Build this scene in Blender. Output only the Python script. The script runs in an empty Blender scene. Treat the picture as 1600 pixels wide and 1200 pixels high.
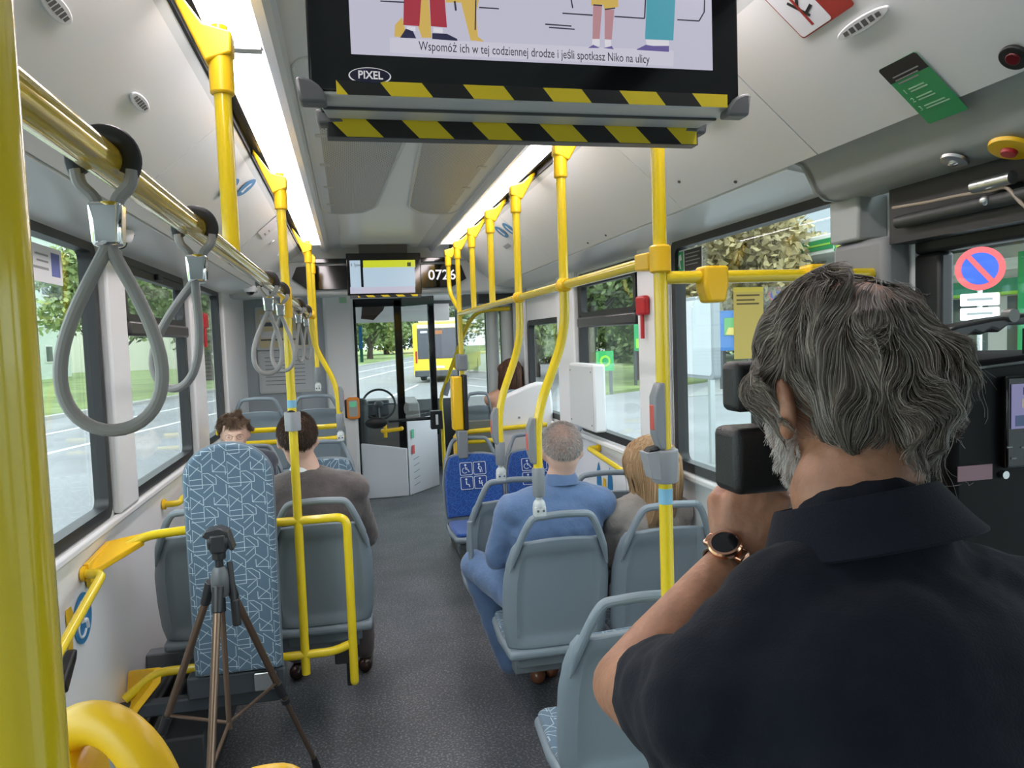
import bpy, bmesh, math, random
import numpy as np
from mathutils import Vector, Matrix, noise
R = math.radians
random.seed(7)
SC = bpy.context.scene
COL = SC.collection

# ------------------------------------------------------------ camera
YAW, PITCH, ROLL, FPX = 0.2135, 0.0620, 0.0354, 1158.0
CAM = Vector((0, 0, 1.75))
fw = Vector((math.sin(YAW)*math.cos(PITCH), math.cos(YAW)*math.cos(PITCH), -math.sin(PITCH)))
rt0 = Vector((math.cos(YAW), -math.sin(YAW), 0)); up0 = rt0.cross(fw)
rt = rt0*math.cos(ROLL) - up0*math.sin(ROLL)
up = rt0*math.sin(ROLL) + up0*math.cos(ROLL)
cd = bpy.data.cameras.new('camera'); cam = bpy.data.objects.new('camera', cd); COL.objects.link(cam)
cam.matrix_world = Matrix(((rt.x, up.x, -fw.x, CAM.x), (rt.y, up.y, -fw.y, CAM.y), (rt.z, up.z, -fw.z, CAM.z), (0, 0, 0, 1)))
cd.sensor_width = 36; cd.lens = FPX/1600*36; cd.clip_start = .02; cd.clip_end = 600
SC.camera = cam
def at(px, py, X=None, Y=None, Z=None):
    """world point seen at a pixel, on the given plane (used for measuring the place)"""
    d = fw*FPX + rt*(px-800) - up*(py-600)
    if X is not None: t = (X-CAM.x)/d.x
    elif Y is not None: t = (Y-CAM.y)/d.y
    else: t = (Z-CAM.z)/d.z
    return CAM + d*t

# ------------------------------------------------------------ world, exposure
W = bpy.data.worlds.new('overcast_sky'); SC.world = W; W.use_nodes = True
nt = W.node_tree; nt.nodes.clear()
wo = nt.nodes.new('ShaderNodeOutputWorld'); bg = nt.nodes.new('ShaderNodeBackground')
tc = nt.nodes.new('ShaderNodeTexCoord'); sep = nt.nodes.new('ShaderNodeSeparateXYZ')
cr = nt.nodes.new('ShaderNodeValToRGB'); nz = nt.nodes.new('ShaderNodeTexNoise'); mx = nt.nodes.new('ShaderNodeMix'); mx.data_type = 'RGBA'
nt.links.new(tc.outputs['Generated'], sep.inputs[0]); nt.links.new(sep.outputs['Z'], cr.inputs[0])
cr.color_ramp.elements[0].position = 0.0; cr.color_ramp.elements[0].color = (.80, .86, .92, 1)
cr.color_ramp.elements[1].position = .6; cr.color_ramp.elements[1].color = (.86, .93, 1.0, 1)
nt.links.new(tc.outputs['Generated'], nz.inputs['Vector']); nz.inputs['Scale'].default_value = 3
nt.links.new(nz.outputs['Fac'], mx.inputs[0]); mx.inputs[6].default_value = (.80, .86, .92, 1); nt.links.new(cr.outputs[0], mx.inputs[7])
nt.links.new(mx.outputs[2], bg.inputs[0]); bg.inputs[1].default_value = 3.9
nt.links.new(bg.outputs[0], wo.inputs[0])
SC.view_settings.view_transform = 'Standard'; SC.view_settings.look = 'None'
SC.view_settings.exposure = 0.0; SC.view_settings.gamma = 1.0; SC.view_settings.use_curve_mapping = False
SC.cycles.max_bounces = 12; SC.cycles.diffuse_bounces = 6; SC.cycles.glossy_bounces = 4
SC.cycles.transparent_max_bounces = 24; SC.cycles.transmission_bounces = 6
SC.cycles.sample_clamp_indirect = 6.0; SC.cycles.caustics_reflective = False; SC.cycles.caustics_refractive = False
SC.cycles.use_denoising = True
LED_STRENGTH = 18.0

# soft daylight through the overcast: a very wide, weak sun
sd = bpy.data.lights.new('sun', 'SUN'); sd.energy = 2.0; sd.angle = R(60); sd.color = (1, .98, .94)
so = bpy.data.objects.new('sun', sd); COL.objects.link(so); so.rotation_euler = (R(38), R(-30), 0)

# ------------------------------------------------------------ materials
_M = {}
def mat(name, col=(.8, .8, .8), rough=.5, metal=0., spec=.5, bump=None, vary=None, emit=None, estr=1., sheen=0, coat=0, sub=0):
    if name in _M: return _M[name]
    m = bpy.data.materials.new(name); m.use_nodes = True; n = m.node_tree.nodes; l = m.node_tree.links
    b = n['Principled BSDF']; b.inputs['Base Color'].default_value = (*col, 1); b.inputs['Roughness'].default_value = rough
    b.inputs['Metallic'].default_value = metal; b.inputs['Specular IOR Level'].default_value = spec
    if sheen: b.inputs['Sheen Weight'].default_value = sheen
    if coat: b.inputs['Coat Weight'].default_value = coat; b.inputs['Coat Roughness'].default_value = .08
    if sub: b.inputs['Subsurface Weight'].default_value = sub; b.inputs['Subsurface Radius'].default_value = (.012, .005, .003); b.inputs['Subsurface Scale'].default_value = 1
    t = n.new('ShaderNodeTexCoord')
    if vary:
        sc, amt = vary
        z = n.new('ShaderNodeTexNoise'); z.inputs['Scale'].default_value = sc; z.inputs['Detail'].default_value = 5
        r = n.new('ShaderNodeValToRGB')
        r.color_ramp.elements[0].position = .3; r.color_ramp.elements[1].position = .7
        r.color_ramp.elements[0].color = (*[max(0, c*(1-amt)) for c in col], 1)
        r.color_ramp.elements[1].color = (*[min(1, c*(1+amt)) for c in col], 1)
        l.new(t.outputs['Object'], z.inputs['Vector']); l.new(z.outputs['Fac'], r.inputs[0]); l.new(r.outputs[0], b.inputs['Base Color'])
    if bump:
        sc, st = bump
        z = n.new('ShaderNodeTexNoise'); z.inputs['Scale'].default_value = sc; z.inputs['Detail'].default_value = 4
        u = n.new('ShaderNodeBump'); u.inputs['Strength'].default_value = st; u.inputs['Distance'].default_value = .004
        l.new(t.outputs['Object'], z.inputs['Vector']); l.new(z.outputs['Fac'], u.inputs['Height']); l.new(u.outputs[0], b.inputs['Normal'])
    if emit: b.inputs['Emission Color'].default_value = (*emit, 1); b.inputs['Emission Strength'].default_value = estr
    _M[name] = m; return m
def nodes_of(name):
    m = bpy.data.materials.new(name); m.use_nodes = True; _M[name] = m
    return m, m.node_tree.nodes, m.node_tree.links, m.node_tree.nodes['Principled BSDF']
def glass(name, tint=(.9, .95, .94), refl=1.0):
    if name in _M: return _M[name]
    m = bpy.data.materials.new(name); m.use_nodes = True; n = m.node_tree.nodes; l = m.node_tree.links; n.clear()
    o = n.new('ShaderNodeOutputMaterial'); x = n.new('ShaderNodeMixShader'); t = n.new('ShaderNodeBsdfTransparent'); g = n.new('ShaderNodeBsdfGlossy')
    f = n.new('ShaderNodeLayerWeight'); f.inputs[0].default_value = .5
    p5 = n.new('ShaderNodeMath'); p5.operation = 'POWER'; p5.inputs[1].default_value = 5
    k = n.new('ShaderNodeMath'); k.operation = 'MULTIPLY_ADD'; k.inputs[1].default_value = .9*refl; k.inputs[2].default_value = .035*refl
    t.inputs[0].default_value = (*tint, 1); g.inputs['Roughness'].default_value = .02
    l.new(f.outputs['Facing'], p5.inputs[0]); l.new(p5.outputs[0], k.inputs[0]); l.new(k.outputs[0], x.inputs[0]); l.new(t.outputs[0], x.inputs[1]); l.new(g.outputs[0], x.inputs[2]); l.new(x.outputs[0], o.inputs[0])
    _M[name] = m; return m
def emis(name, col, s=1.):
    return mat(name, col=(.02, .02, .02), rough=.25, emit=col, estr=s)

YEL = mat('yellow_powder_coat', (.76, .57, .012), .22, spec=.5, coat=.5, bump=(60, .05))
YPL = mat('yellow_plastic', (.85, .52, .01), .35, spec=.5)
WHT = mat('white_wall_panel', (.77, .785, .79), .38, spec=.4, bump=(220, .04))
CEI = mat('pale_ceiling_panel', (.74, .76, .755), .30, spec=.5, bump=(9, .05))
GRY = mat('grey_seat_plastic', (.20, .245, .28), .42, spec=.5, bump=(350, .08))
GRY2 = mat('grey_bulkhead', (.36, .41, .44), .45)
GRL = mat('light_grey_trim', (.52, .56, .56), .35)
CLA = mat('grey_clamp_plastic', (.22, .24, .26), .42)
DGR = mat('dark_grey_plastic', (.06, .065, .07), .4)
BLK = mat('black_rubber', (.010, .011, .012), .45)
BLG = mat('black_gloss', (.006, .006, .007), .08, spec=.6)
ALU = mat('aluminium', (.62, .64, .64), .28, metal=1, bump=(90, .05))
CHR = mat('chrome', (.85, .85, .84), .06, metal=1)
RED = mat('red_plastic', (.45, .012, .02), .35)
GLS = glass('window_glass', (.90, .95, .94), .9)
PLX = glass('clear_plexiglass', (.93, .96, .96), .9)
TXW = mat('white_print', (.9, .9, .9), .4)
TXB = mat('black_print', (.012, .012, .014), .5)
BLU = mat('blue_sticker', (.035, .20, .42), .4)
STW = mat('white_sticker', (.75, .77, .80), .4)
GRN = mat('green_sticker', (.02, .33, .12), .35)
LED = emis('led_diffuser', (1.0, .90, .92), LED_STRENGTH)

# ------------------------------------------------------------ mesh builder
def frame_of(d):
    d = Vector(d).normalized(); a = Vector((0, 0, 1)) if abs(d.z) < .9 else Vector((1, 0, 0))
    u = d.cross(a).normalized(); return d, u, d.cross(u).normalized()
class MB:
    def __init__(s): s.v = []; s.f = []
    def add(s, vs, fs):
        o = len(s.v); s.v += [Vector(v) for v in vs]; s.f += [tuple(i+o for i in f) for f in fs]; return s
    def box(s, a, b, M=None):
        (x0, y0, z0), (x1, y1, z1) = a, b
        vs = [Vector(p) for p in ((x0,y0,z0),(x1,y0,z0),(x1,y1,z0),(x0,y1,z0),(x0,y0,z1),(x1,y0,z1),(x1,y1,z1),(x0,y1,z1))]
        if M is not None: vs = [M @ v for v in vs]
        return s.add(vs, [(0,3,2,1),(4,5,6,7),(0,1,5,4),(1,2,6,5),(2,3,7,6),(3,0,4,7)])
    def cbox(s, c, sz, M=None):
        c = Vector(c); h = Vector(sz)/2
        if M is not None: return s.box(-h, h, Matrix.Translation(c) @ M)
        return s.box(c-h, c+h)
    def cyl(s, p0, p1, r0, r1=None, n=20, caps=True):
        p0, p1 = Vector(p0), Vector(p1); r1 = r0 if r1 is None else r1; d, u, w = frame_of(p1-p0); vs = []
        for p, r in ((p0, r0), (p1, r1)):
            for i in range(n): a = 2*math.pi*i/n; vs.append(p+(u*math.cos(a)+w*math.sin(a))*r)
        fs = [(i, (i+1)%n, n+(i+1)%n, n+i) for i in range(n)]
        if caps: fs += [tuple(range(n))[::-1], tuple(range(n, 2*n))]
        return s.add(vs, fs)
    def tube(s, pts, r, n=14, closed=False, caps=True, flat=1.):
        pts = [Vector(p) for p in pts]; m = len(pts); rs = r if isinstance(r, (list, tuple)) else [r]*m
        tan = []
        for i in range(m):
            a = pts[(i-1)%m] if (closed or i) else pts[i]; b = pts[(i+1)%m] if (closed or i < m-1) else pts[i]
            tan.append((b-a).normalized())
        _, u, w = frame_of(tan[0]); vs = []
        for i in range(m):
            if i:
                q = tan[i-1].rotation_difference(tan[i]); u = q @ u
            u = (u - tan[i]*u.dot(tan[i])).normalized(); w = tan[i].cross(u)
            for k in range(n): a = 2*math.pi*k/n; vs.append(pts[i]+(u*math.cos(a)*flat+w*math.sin(a))*rs[i])
        fs = []
        for i in range(m if closed else m-1):
            j = (i+1)%m
            for k in range(n): fs.append((i*n+k, i*n+(k+1)%n, j*n+(k+1)%n, j*n+k))
        if caps and not closed: fs += [tuple(range(n))[::-1], tuple((m-1)*n+k for k in range(n))]
        return s.add(vs, fs)
    def prism(s, pts, d):
        d = Vector(d); n = len(pts); a = [Vector(p) for p in pts]
        return s.add(a+[p+d for p in a], [tuple(range(n))[::-1], tuple(range(n, 2*n))]+[(i, (i+1)%n, n+(i+1)%n, n+i) for i in range(n)])
    def lathe(s, prof, c=(0,0,0), ax=(0,0,1), n=24):
        d, u, w = frame_of(ax); c = Vector(c); vs = []; m = len(prof)
        for r, h in prof:
            for k in range(n): a = 2*math.pi*k/n; vs.append(c+d*h+(u*math.cos(a)+w*math.sin(a))*r)
        fs = [(i*n+k, i*n+(k+1)%n, (i+1)*n+(k+1)%n, (i+1)*n+k) for i in range(m-1) for k in range(n)]
        fs += [tuple(range(n))[::-1], tuple((m-1)*n+k for k in range(n))]
        return s.add(vs, fs)
    def ell(s, c, r, M=None, n=16, m=10):
        c = Vector(c); r = Vector(r) if not isinstance(r, (int, float)) else Vector((r, r, r)); vs = []; fs = []
        for i in range(1, m):
            t = math.pi*i/m
            for k in range(n):
                a = 2*math.pi*k/n; p = Vector((r.x*math.sin(t)*math.cos(a), r.y*math.sin(t)*math.sin(a), r.z*math.cos(t)))
                vs.append((M @ p if M is not None else p)+c)
        T = Vector((0, 0, r.z)); vs.append((M @ T if M is not None else T)+c); vs.append((M @ -T if M is not None else -T)+c)
        for i in range(m-2):
            for k in range(n): fs.append((i*n+k, (i+1)*n+k, (i+1)*n+(k+1)%n, i*n+(k+1)%n))
        tp, bt = (m-1)*n, (m-1)*n+1
        for k in range(n): fs += [(tp, k, (k+1)%n), (bt, (m-2)*n+(k+1)%n, (m-2)*n+k)]
        return s.add(vs, fs)
    def grid(s, fn, nu, nv):
        vs = [fn(i/nu, j/nv) for j in range(nv+1) for i in range(nu+1)]
        return s.add(vs, [(j*(nu+1)+i, j*(nu+1)+i+1, (j+1)*(nu+1)+i+1, (j+1)*(nu+1)+i) for j in range(nv) for i in range(nu)])
    def build(s, name, m, parent=None, smooth=30, bevel=0, seg=2, solid=0, sub=0, ang=35):
        org = Vector(parent.get('_org', (0, 0, 0))) if parent is not None else Vector((0, 0, 0))
        me = bpy.data.meshes.new(name); me.from_pydata([tuple(v-org) for v in s.v], [], s.f)
        b = bmesh.new(); b.from_mesh(me); bmesh.ops.recalc_face_normals(b, faces=b.faces[:]); b.to_mesh(me); b.free()
        o = link(name, me, parent)
        for k in (m if isinstance(m, (list, tuple)) else [m]): me.materials.append(k)
        if smooth:
            me.shade_smooth() if hasattr(me, 'shade_smooth') else None
            me.set_sharp_from_angle(angle=R(smooth))
        if solid: q = o.modifiers.new('solid', 'SOLIDIFY'); q.thickness = solid; q.offset = 0
        if bevel: q = o.modifiers.new('bevel', 'BEVEL'); q.width = bevel; q.segments = seg; q.limit_method = 'ANGLE'; q.angle_limit = R(ang); q.harden_normals = False
        if sub: q = o.modifiers.new('sub', 'SUBSURF'); q.levels = sub; q.render_levels = sub
        return o
def link(name, me, parent=None):
    o = bpy.data.objects.new(name, me); COL.objects.link(o)
    if parent is not None: o.parent = parent; o['_org'] = list(parent.get('_org', (0, 0, 0)))
    return o
def thing(name, label, cat, loc=(0, 0, 0), group=None):
    o = bpy.data.objects.new(name, None); COL.objects.link(o); o.location = loc; o['_org'] = list(loc)
    o.empty_display_size = .05
    return tag(o, label, cat, group)
def tag(o, label, cat, group=None):
    o['label'] = label; o['category'] = cat
    if group: o['group'] = group
    return o
def struct(o): o['kind'] = 'structure'; return o
def copy_tree(o, parent=None):
    c = o.copy(); COL.objects.link(c); c.parent = parent
    for ch in list(o.children): copy_tree(ch, c)
    return c
def place(o, loc, rz=0., label=None, group=None):
    o.location = loc; o.rotation_euler = (0, 0, rz)
    if label: o['label'] = label
    if group: o['group'] = group
    return o
def fillet(pts, r, n=6):
    pts = [Vector(p) for p in pts]; out = [pts[0]]
    for i in range(1, len(pts)-1):
        a, b, c = pts[i-1], pts[i], pts[i+1]; d0 = (a-b); d1 = (c-b); k = min(r, d0.length*.45, d1.length*.45)
        p0, p1 = b+d0.normalized()*k, b+d1.normalized()*k
        for t in range(n+1):
            u = t/n; out.append(p0*(1-u)**2+b*2*u*(1-u)+p1*u*u)
    out.append(pts[-1]); return out
def rrect(w, h, r, n=5):
    out = []
    for cx, cy, a0 in ((w/2-r, h/2-r, 0), (-w/2+r, h/2-r, 90), (-w/2+r, -h/2+r, 180), (w/2-r, -h/2+r, 270)):
        for i in range(n+1): a = R(a0+90*i/n); out.append((cx+r*math.cos(a), cy+r*math.sin(a)))
    return out
def basis(origin, xd, yd):
    """matrix whose local x,y run along xd,yd and z sticks out"""
    x = Vector(xd).normalized(); z = x.cross(Vector(yd)).normalized(); y = z.cross(x)
    o = Vector(origin)
    return Matrix(((x.x, y.x, z.x, o.x), (x.y, y.y, z.y, o.y), (x.z, y.z, z.z, o.z), (0, 0, 0, 1)))
def plate(mb, Mx, pts, t=.001, z0=0.):
    return mb.prism([Mx @ Vector((x, y, z0)) for x, y in pts], Mx.to_3x3() @ Vector((0, 0, t)))
def text(body, Mx, size, m, parent, name='lettering', ext=.0004, align='LEFT', sx=1., bold=0.):
    cu = bpy.data.curves.new('t', 'FONT'); cu.body = body; cu.size = size; cu.extrude = ext; cu.align_x = align; cu.align_y = 'CENTER'; cu.offset = bold
    cu.resolution_u = 3
    to = bpy.data.objects.new('t', cu); COL.objects.link(to); bpy.context.view_layer.update()
    me = bpy.data.meshes.new_from_object(to.evaluated_get(bpy.context.evaluated_depsgraph_get()))
    bpy.data.objects.remove(to); bpy.data.curves.remove(cu)
    org = Vector(parent.get('_org', (0, 0, 0))) if parent is not None else Vector((0, 0, 0))
    me.transform(Matrix.Diagonal((sx, 1, 1, 1))); me.transform(Mx); me.transform(Matrix.Translation(-org))
    me.materials.clear(); me.materials.append(m)
    return link(name, me, parent)
# ============================================================ the bus shell
XL, XR, CX = -.93, 1.47, .27
YB, YF = -2.6, 10.3
def wall(name, X, sgn, holes, y0, y1, ztop=2.16, zbot=0., t=.05, m=WHT):
    """side wall made of cells around the window holes (holes = (y0,y1,z0,z1)), with thickness outward"""
    mb = MB(); xa, xb = (X, X+sgn*t); xa, xb = min(xa, xb), max(xa, xb)
    ys = y0
    for (a, b, c, d) in sorted(holes):
        mb.box((xa, ys, zbot), (xb, a, ztop)); mb.box((xa, a, zbot), (xb, b, c))
        if d < ztop: mb.box((xa, a, d), (xb, b, ztop))
        ys = b
    mb.box((xa, ys, zbot), (xb, y1, ztop))
    return struct(mb.build(name, m, smooth=0))
LW = [(-2.2, -.6, 1.14, 2.15), (-.35, 3.08, 1.14, 2.15), (3.40, 4.60, 1.14, 2.15), (5.03, 5.78, 1.14, 2.15), (8.6, 10.1, .95, 2.1)]  # last hole is added to let daylight into the driver's cab
RW = [(-2.3, -.95, 1.14, 2.15), (1.93, 3.18, 1.14, 2.15), (3.60, 4.62, 1.15, 2.12), (5.10, 6.05, 1.16, 1.87), (6.55, 7.75, .15, 2.1), (8.05, 10.12, .85, 2.12)]
wall('wall_left', XL, -1, LW, YB, YF); wall('wall_right', XR, 1, RW+[(-.75, 1.70, .02, 2.1)], YB, YF)
# raised white pillars between the windows, and the sill ledge
mb = MB()
for a, b in ((3.12, 3.36), (4.64, 4.99), (5.82, 6.9), (-.57, -.38)):
    mb.box((XL, a, 1.12), (XL+.035, b, 2.17))
mb.build('trim_1', WHT, bevel=.012); struct(bpy.data.objects['trim_1'])
mb = MB()
for a, b in ((3.22, 3.56), (4.66, 5.06), (6.09, 6.5)):
    mb.box((XR-.035, a, 1.12), (XR, b, 2.17))
struct(mb.build('trim_2', WHT, bevel=.012))
mb = MB(); mb.box((XL, YB, 1.085), (XL+.03, 7.0, 1.118)); struct(mb.build('trim_3', WHT, bevel=.01))
mb = MB(); mb.box((XR-.03, 1.95, 1.085), (XR, 6.5, 1.118)); struct(mb.build('trim_4', WHT, bevel=.01))

def window(n, X, sgn, y0, y1, z0, z1, hopper=False, roll_top=.0):
    """black rubber frame, the glass pane, optional tilting top light with its rail"""
    xo = X+sgn*.02; fw_ = .042
    def ring(mb, a, b, c, d, w, x0, x1):
        outer = [(x0, p[0]+(a+b)/2, p[1]+(c+d)/2) for p in rrect(b-a, d-c, .05)]
        inner = [(x0, p[0]+(a+b)/2, p[1]+(c+d)/2) for p in rrect(b-a-2*w, d-c-2*w, .035)]
        k = len(outer); vs = outer+inner+[(x1, p[1], p[2]) for p in outer]+[(x1, p[1], p[2]) for p in inner]; fs = []
        for i in range(k):
            j = (i+1)%k
            fs += [(i, j, k+j, k+i), (2*k+i, 3*k+i, 3*k+j, 2*k+j), (k+i, k+j, 3*k+j, 3*k+i), (i, 2*k+i, 2*k+j, j)]
        mb.add(vs, fs)
    mb = MB(); ring(mb, y0-.025, y1+.025, z0-.02, z1+.02, fw_, X-sgn*.006, X+sgn*.045)
    fr = struct(mb.build('window_%d' % n, BLK, smooth=40))
    g = MB(); g.box((min(xo, xo+sgn*.006), y0, z0), (max(xo, xo+sgn*.006), y1, z1)); g.build('pane', GLS, fr, smooth=0)
    if hopper:
        zr = z0+(z1-z0)*.70
        h = MB(); h.box((X-sgn*.03, y0+.02, zr-.03), (X+sgn*.02, y1-.02, zr+.035)); h.build('top_light_rail', mat('brown_black_rail', (.045, .042, .045), .3), fr, bevel=.012)
        h = MB(); ring(h, y0+.03, y1-.03, zr+.03, z1-.03, .035, X-sgn*.012, X+sgn*.02); h.build('top_light_frame', BLK, fr)
        h = MB(); h.box((X-sgn*.03, (y0+y1)/2-.05, z1-.055), (X-sgn*.01, (y0+y1)/2+.05, z1-.025)); h.build('latch', BLK, fr, bevel=.004)
    return fr
window(10, XR, 1, *RW[5]); window(11, XL, -1, *LW[4])  # the left cab window is an added opening that brightens the cab
k = 1
for i, (a, b, c, d) in enumerate(LW[:4]): window(k, XL, -1, a, b, c, d, hopper=(i == 2)); k += 1
for i, (a, b, c, d) in enumerate(RW[:4]): window(k, XR, 1, a, b, c, d, hopper=(i == 2)); k += 1

# floor
m, n, l, b = nodes_of('speckled_vinyl')
t = n.new('ShaderNodeTexCoord'); z = n.new('ShaderNodeTexNoise'); z.inputs['Scale'].default_value = 95; z.inputs['Detail'].default_value = 3
z2 = n.new('ShaderNodeTexNoise'); z2.inputs['Scale'].default_value = 2.2; z2.inputs['Detail'].default_value = 4
r = n.new('ShaderNodeValToRGB'); r.color_ramp.elements[0].position = .50; r.color_ramp.elements[0].color = (.075, .080, .090, 1)
r.color_ramp.elements[1].position = .78; r.color_ramp.elements[1].color = (.34, .35, .37, 1)
x = n.new('ShaderNodeMix'); x.data_type = 'RGBA'; x.blend_type = 'MULTIPLY'; x.inputs[0].default_value = 1
r2 = n.new('ShaderNodeValToRGB'); r2.color_ramp.elements[0].color = (.78, .78, .78, 1); r2.color_ramp.elements[1].color = (1.25, 1.22, 1.2, 1)
r2.color_ramp.elements[0].position = .35; r2.color_ramp.elements[1].position = .65
l.new(t.outputs['Object'], z.inputs['Vector']); l.new(t.outputs['Object'], z2.inputs['Vector']); l.new(z.outputs['Fac'], r.inputs[0]); l.new(z2.outputs['Fac'], r2.inputs[0])
l.new(r.outputs[0], x.inputs[6]); l.new(r2.outputs[0], x.inputs[7]); l.new(x.outputs[2], b.inputs['Base Color']); b.inputs['Roughness'].default_value = .5
FLOOR = m
mb = MB(); mb.box((XL-.05, YB, -.08), (XR+.05, YF, 0)); struct(mb.build('floor', FLOOR, smooth=0))

# ceiling: soffit, sloping side panels, centre panel
def strip_y(mb, prof, y0, y1, t=.02):
    """extrude an x,z profile along y (an open sheet with thickness)"""
    pr = [(x, z) for x, z in prof]; n = len(pr)
    up_ = []
    for i in range(n):
        a = Vector(pr[max(0, i-1)]); b = Vector(pr[min(n-1, i+1)]); d = (b-a).normalized(); nn = Vector((-d.y, d.x)); nn = nn if nn.y > 0 else -nn
        up_.append((pr[i][0]+nn.x*t, pr[i][1]+nn.y*t))
    loop = pr+up_[::-1]
    mb.prism([(x, y0, z) for x, z in loop], (0, y1-y0, 0))
def side(s): return lambda d: CX+s*d
for s, nm in ((-1, 'left'), (1, 'right')):
    f = side(s)
    mb = MB(); prof = [(f(1.205), 2.150), (f(1.19), 2.163), (f(1.12), 2.172), (f(1.03), 2.182), (f(.955), 2.195)]
    if s == 1:
        strip_y(mb, prof, 1.9, 7.0); strip_y(mb, prof, YB, -.8)
    else: strip_y(mb, prof, YB, 7.0)
    struct(mb.build('trim_5' if s < 0 else 'trim_6', CEI, smooth=40))
    # sloping panels, one mesh per side with the seams left open
    mb = MB(); seams = [YB, -.75, 1.75 if s > 0 else .5, 2.55, 4.35, 6.12]
    for a, b in zip(seams[:-1], seams[1:]):
        strip_y(mb, [(f(.948), 2.200), (f(.79), 2.335), (f(.632), 2.470)], a+.0025, b-.0025)
    struct(mb.build('ceiling_side_'+nm, CEI, smooth=40))
    mb = MB(); mb.prism([(f(.99), YB, 2.26), (f(.61), YB, 2.58), (f(.60), YB, 2.60), (f(1.0), YB, 2.30)], (0, 8.7, 0)); struct(mb.build('ceiling_backing_'+nm, DGR, smooth=0))
    # aluminium edge + dark slot + led trough
    mb = MB(); strip_y(mb, [(f(.632), 2.470), (f(.612), 2.487)], YB, 6.1, .012); struct(mb.build('trim_7' if s < 0 else 'trim_8', GRL, smooth=0))
    mb = MB(); mb.prism([(f(x), YB, z) for x, z in ((.614, 2.487), (.614, 2.53), (.565, 2.53), (.565, 2.50), (.575, 2.50), (.575, 2.518), (.604, 2.518), (.604, 2.487))], (0, 8.7, 0))
    struct(mb.build('trim_9' if s < 0 else 'trim_10', BLK, smooth=0))
    # inner moulding
    mb = MB(); strip_y(mb, [(f(.455), 2.505), (f(.44), 2.480), (f(.415), 2.470), (f(.40), 2.478), (f(.39), 2.50), (f(.30), 2.505)], YB, 6.05, .015)
    struct(mb.build('trim_11' if s < 0 else 'trim_12', mat('grey_moulding', (.58, .62, .65), .35), smooth=30))
mb = MB(); mb.box((CX-.40, YB, 2.508), (CX+.40, 6.05, 2.53)); struct(mb.build('ceiling', CEI, smooth=0))
mb = MB(); mb.box((XL-.05, YB, 2.60), (XR+.05, YF, 2.66)); struct(mb.build('roof', GRL, smooth=0))
# led strips (lamps)
def led(s, y0, y1, label, cat='ceiling light'):
    f = side(s); t = thing('ceiling_light', label, cat, (f(.51), (y0+y1)/2, 2.5), 'led light strips in the ceiling')
    mb = MB(); pr = [(f(.567), 2.502), (f(.54), 2.493), (f(.50), 2.492), (f(.46), 2.500)]
    strip_y(mb, pr, y0, y1, .008); mb.build('diffuser', LED, t, smooth=40)
    for y in (y0, y1): mb = MB(); mb.box((min(f(.57), f(.45)), y-.006, 2.487), (max(f(.57), f(.45)), y+.006, 2.512)); mb.build('end_cap', GRL, t, smooth=0)
for s, side_w, pole_w in ((-1, 'left', 'window side with the grab straps'), (1, 'right', 'side of the bent poles')):
    led(s, 2.0, 5.72, 'long white led light strip on the %s, front section' % side_w)
    led(s, .75, 1.98, 'white led light strip on the %s, section overhead at the top of the photo' % side_w)

# air conditioning grilles: two tapering panels with a curved valley between
m, n, l, b = nodes_of('perforated_metal')
t = n.new('ShaderNodeTexCoord'); v = n.new('ShaderNodeTexVoronoi'); v.inputs['Scale'].default_value = 95; v.inputs['Randomness'].default_value = 0
mp = n.new('ShaderNodeMapping'); mp.inputs['Rotation'].default_value = (0, 0, R(45)); mp.inputs['Scale'].default_value = (1, 1, .0)
r = n.new('ShaderNodeValToRGB'); r.color_ramp.elements[0].position = .30; r.color_ramp.elements[0].color = (.05, .05, .045, 1); r.color_ramp.elements[1].position = .40; r.color_ramp.elements[1].color = (.66, .66, .62, 1)
l.new(t.outputs['Object'], mp.inputs[0]); l.new(mp.outputs[0], v.inputs['Vector']); l.new(v.outputs['Distance'], r.inputs[0]); l.new(r.outputs[0], b.inputs['Base Color'])
b.inputs['Roughness'].default_value = .4; b.inputs['Metallic'].default_value = .3
def ac(label, xs, mirror):
    t = thing('air_vent_grille', label, 'ceiling vent', (CX, 3.3, 2.50), 'air conditioning grilles in the ceiling')
    # outline (x offset from centre, y)
    o = [(.385, 2.12), (.385, 4.30), (.36, 4.42), (.30, 4.45), (.16, 4.40), (.09, 4.22), (.075, 3.9), (.05, 3.3), (.028, 2.8), (.028, 2.12), (.06, 2.05), (.36, 2.05)]
    pts = fillet([(CX+mirror*x, y, 2.507) for x, y in o]+[(CX+mirror*o[0][0], o[0][1], 2.507)], .05, 3)
    pts = pts[:-1]
    mb = MB(); mb.prism([p-Vector((0, 0, .004)) for p in pts], (0, 0, .004)); mb.build('perforated_panel', _M['perforated_metal'], t, smooth=0)
    mb = MB(); mb.tube([p-Vector((0, 0, .004)) for p in pts], .007, n=8, closed=True); mb.build('rim', GRL, t)
    for q in range(5):
        mb = MB(); mb.box((CX+mirror*.335-.02, 2.35+q*.45-.02, 2.500), (CX+mirror*.335+.02, 2.35+q*.45+.02, 2.5045)); mb.build('fixing_plate', mat('vent_plate', (.5, .5, .47), .4), t, bevel=.002)
ac('perforated grey ceiling grille, left of the pair behind the big screen', None, -1); ac('perforated grey ceiling grille, right of the pair behind the big screen', None, 1)

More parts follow.
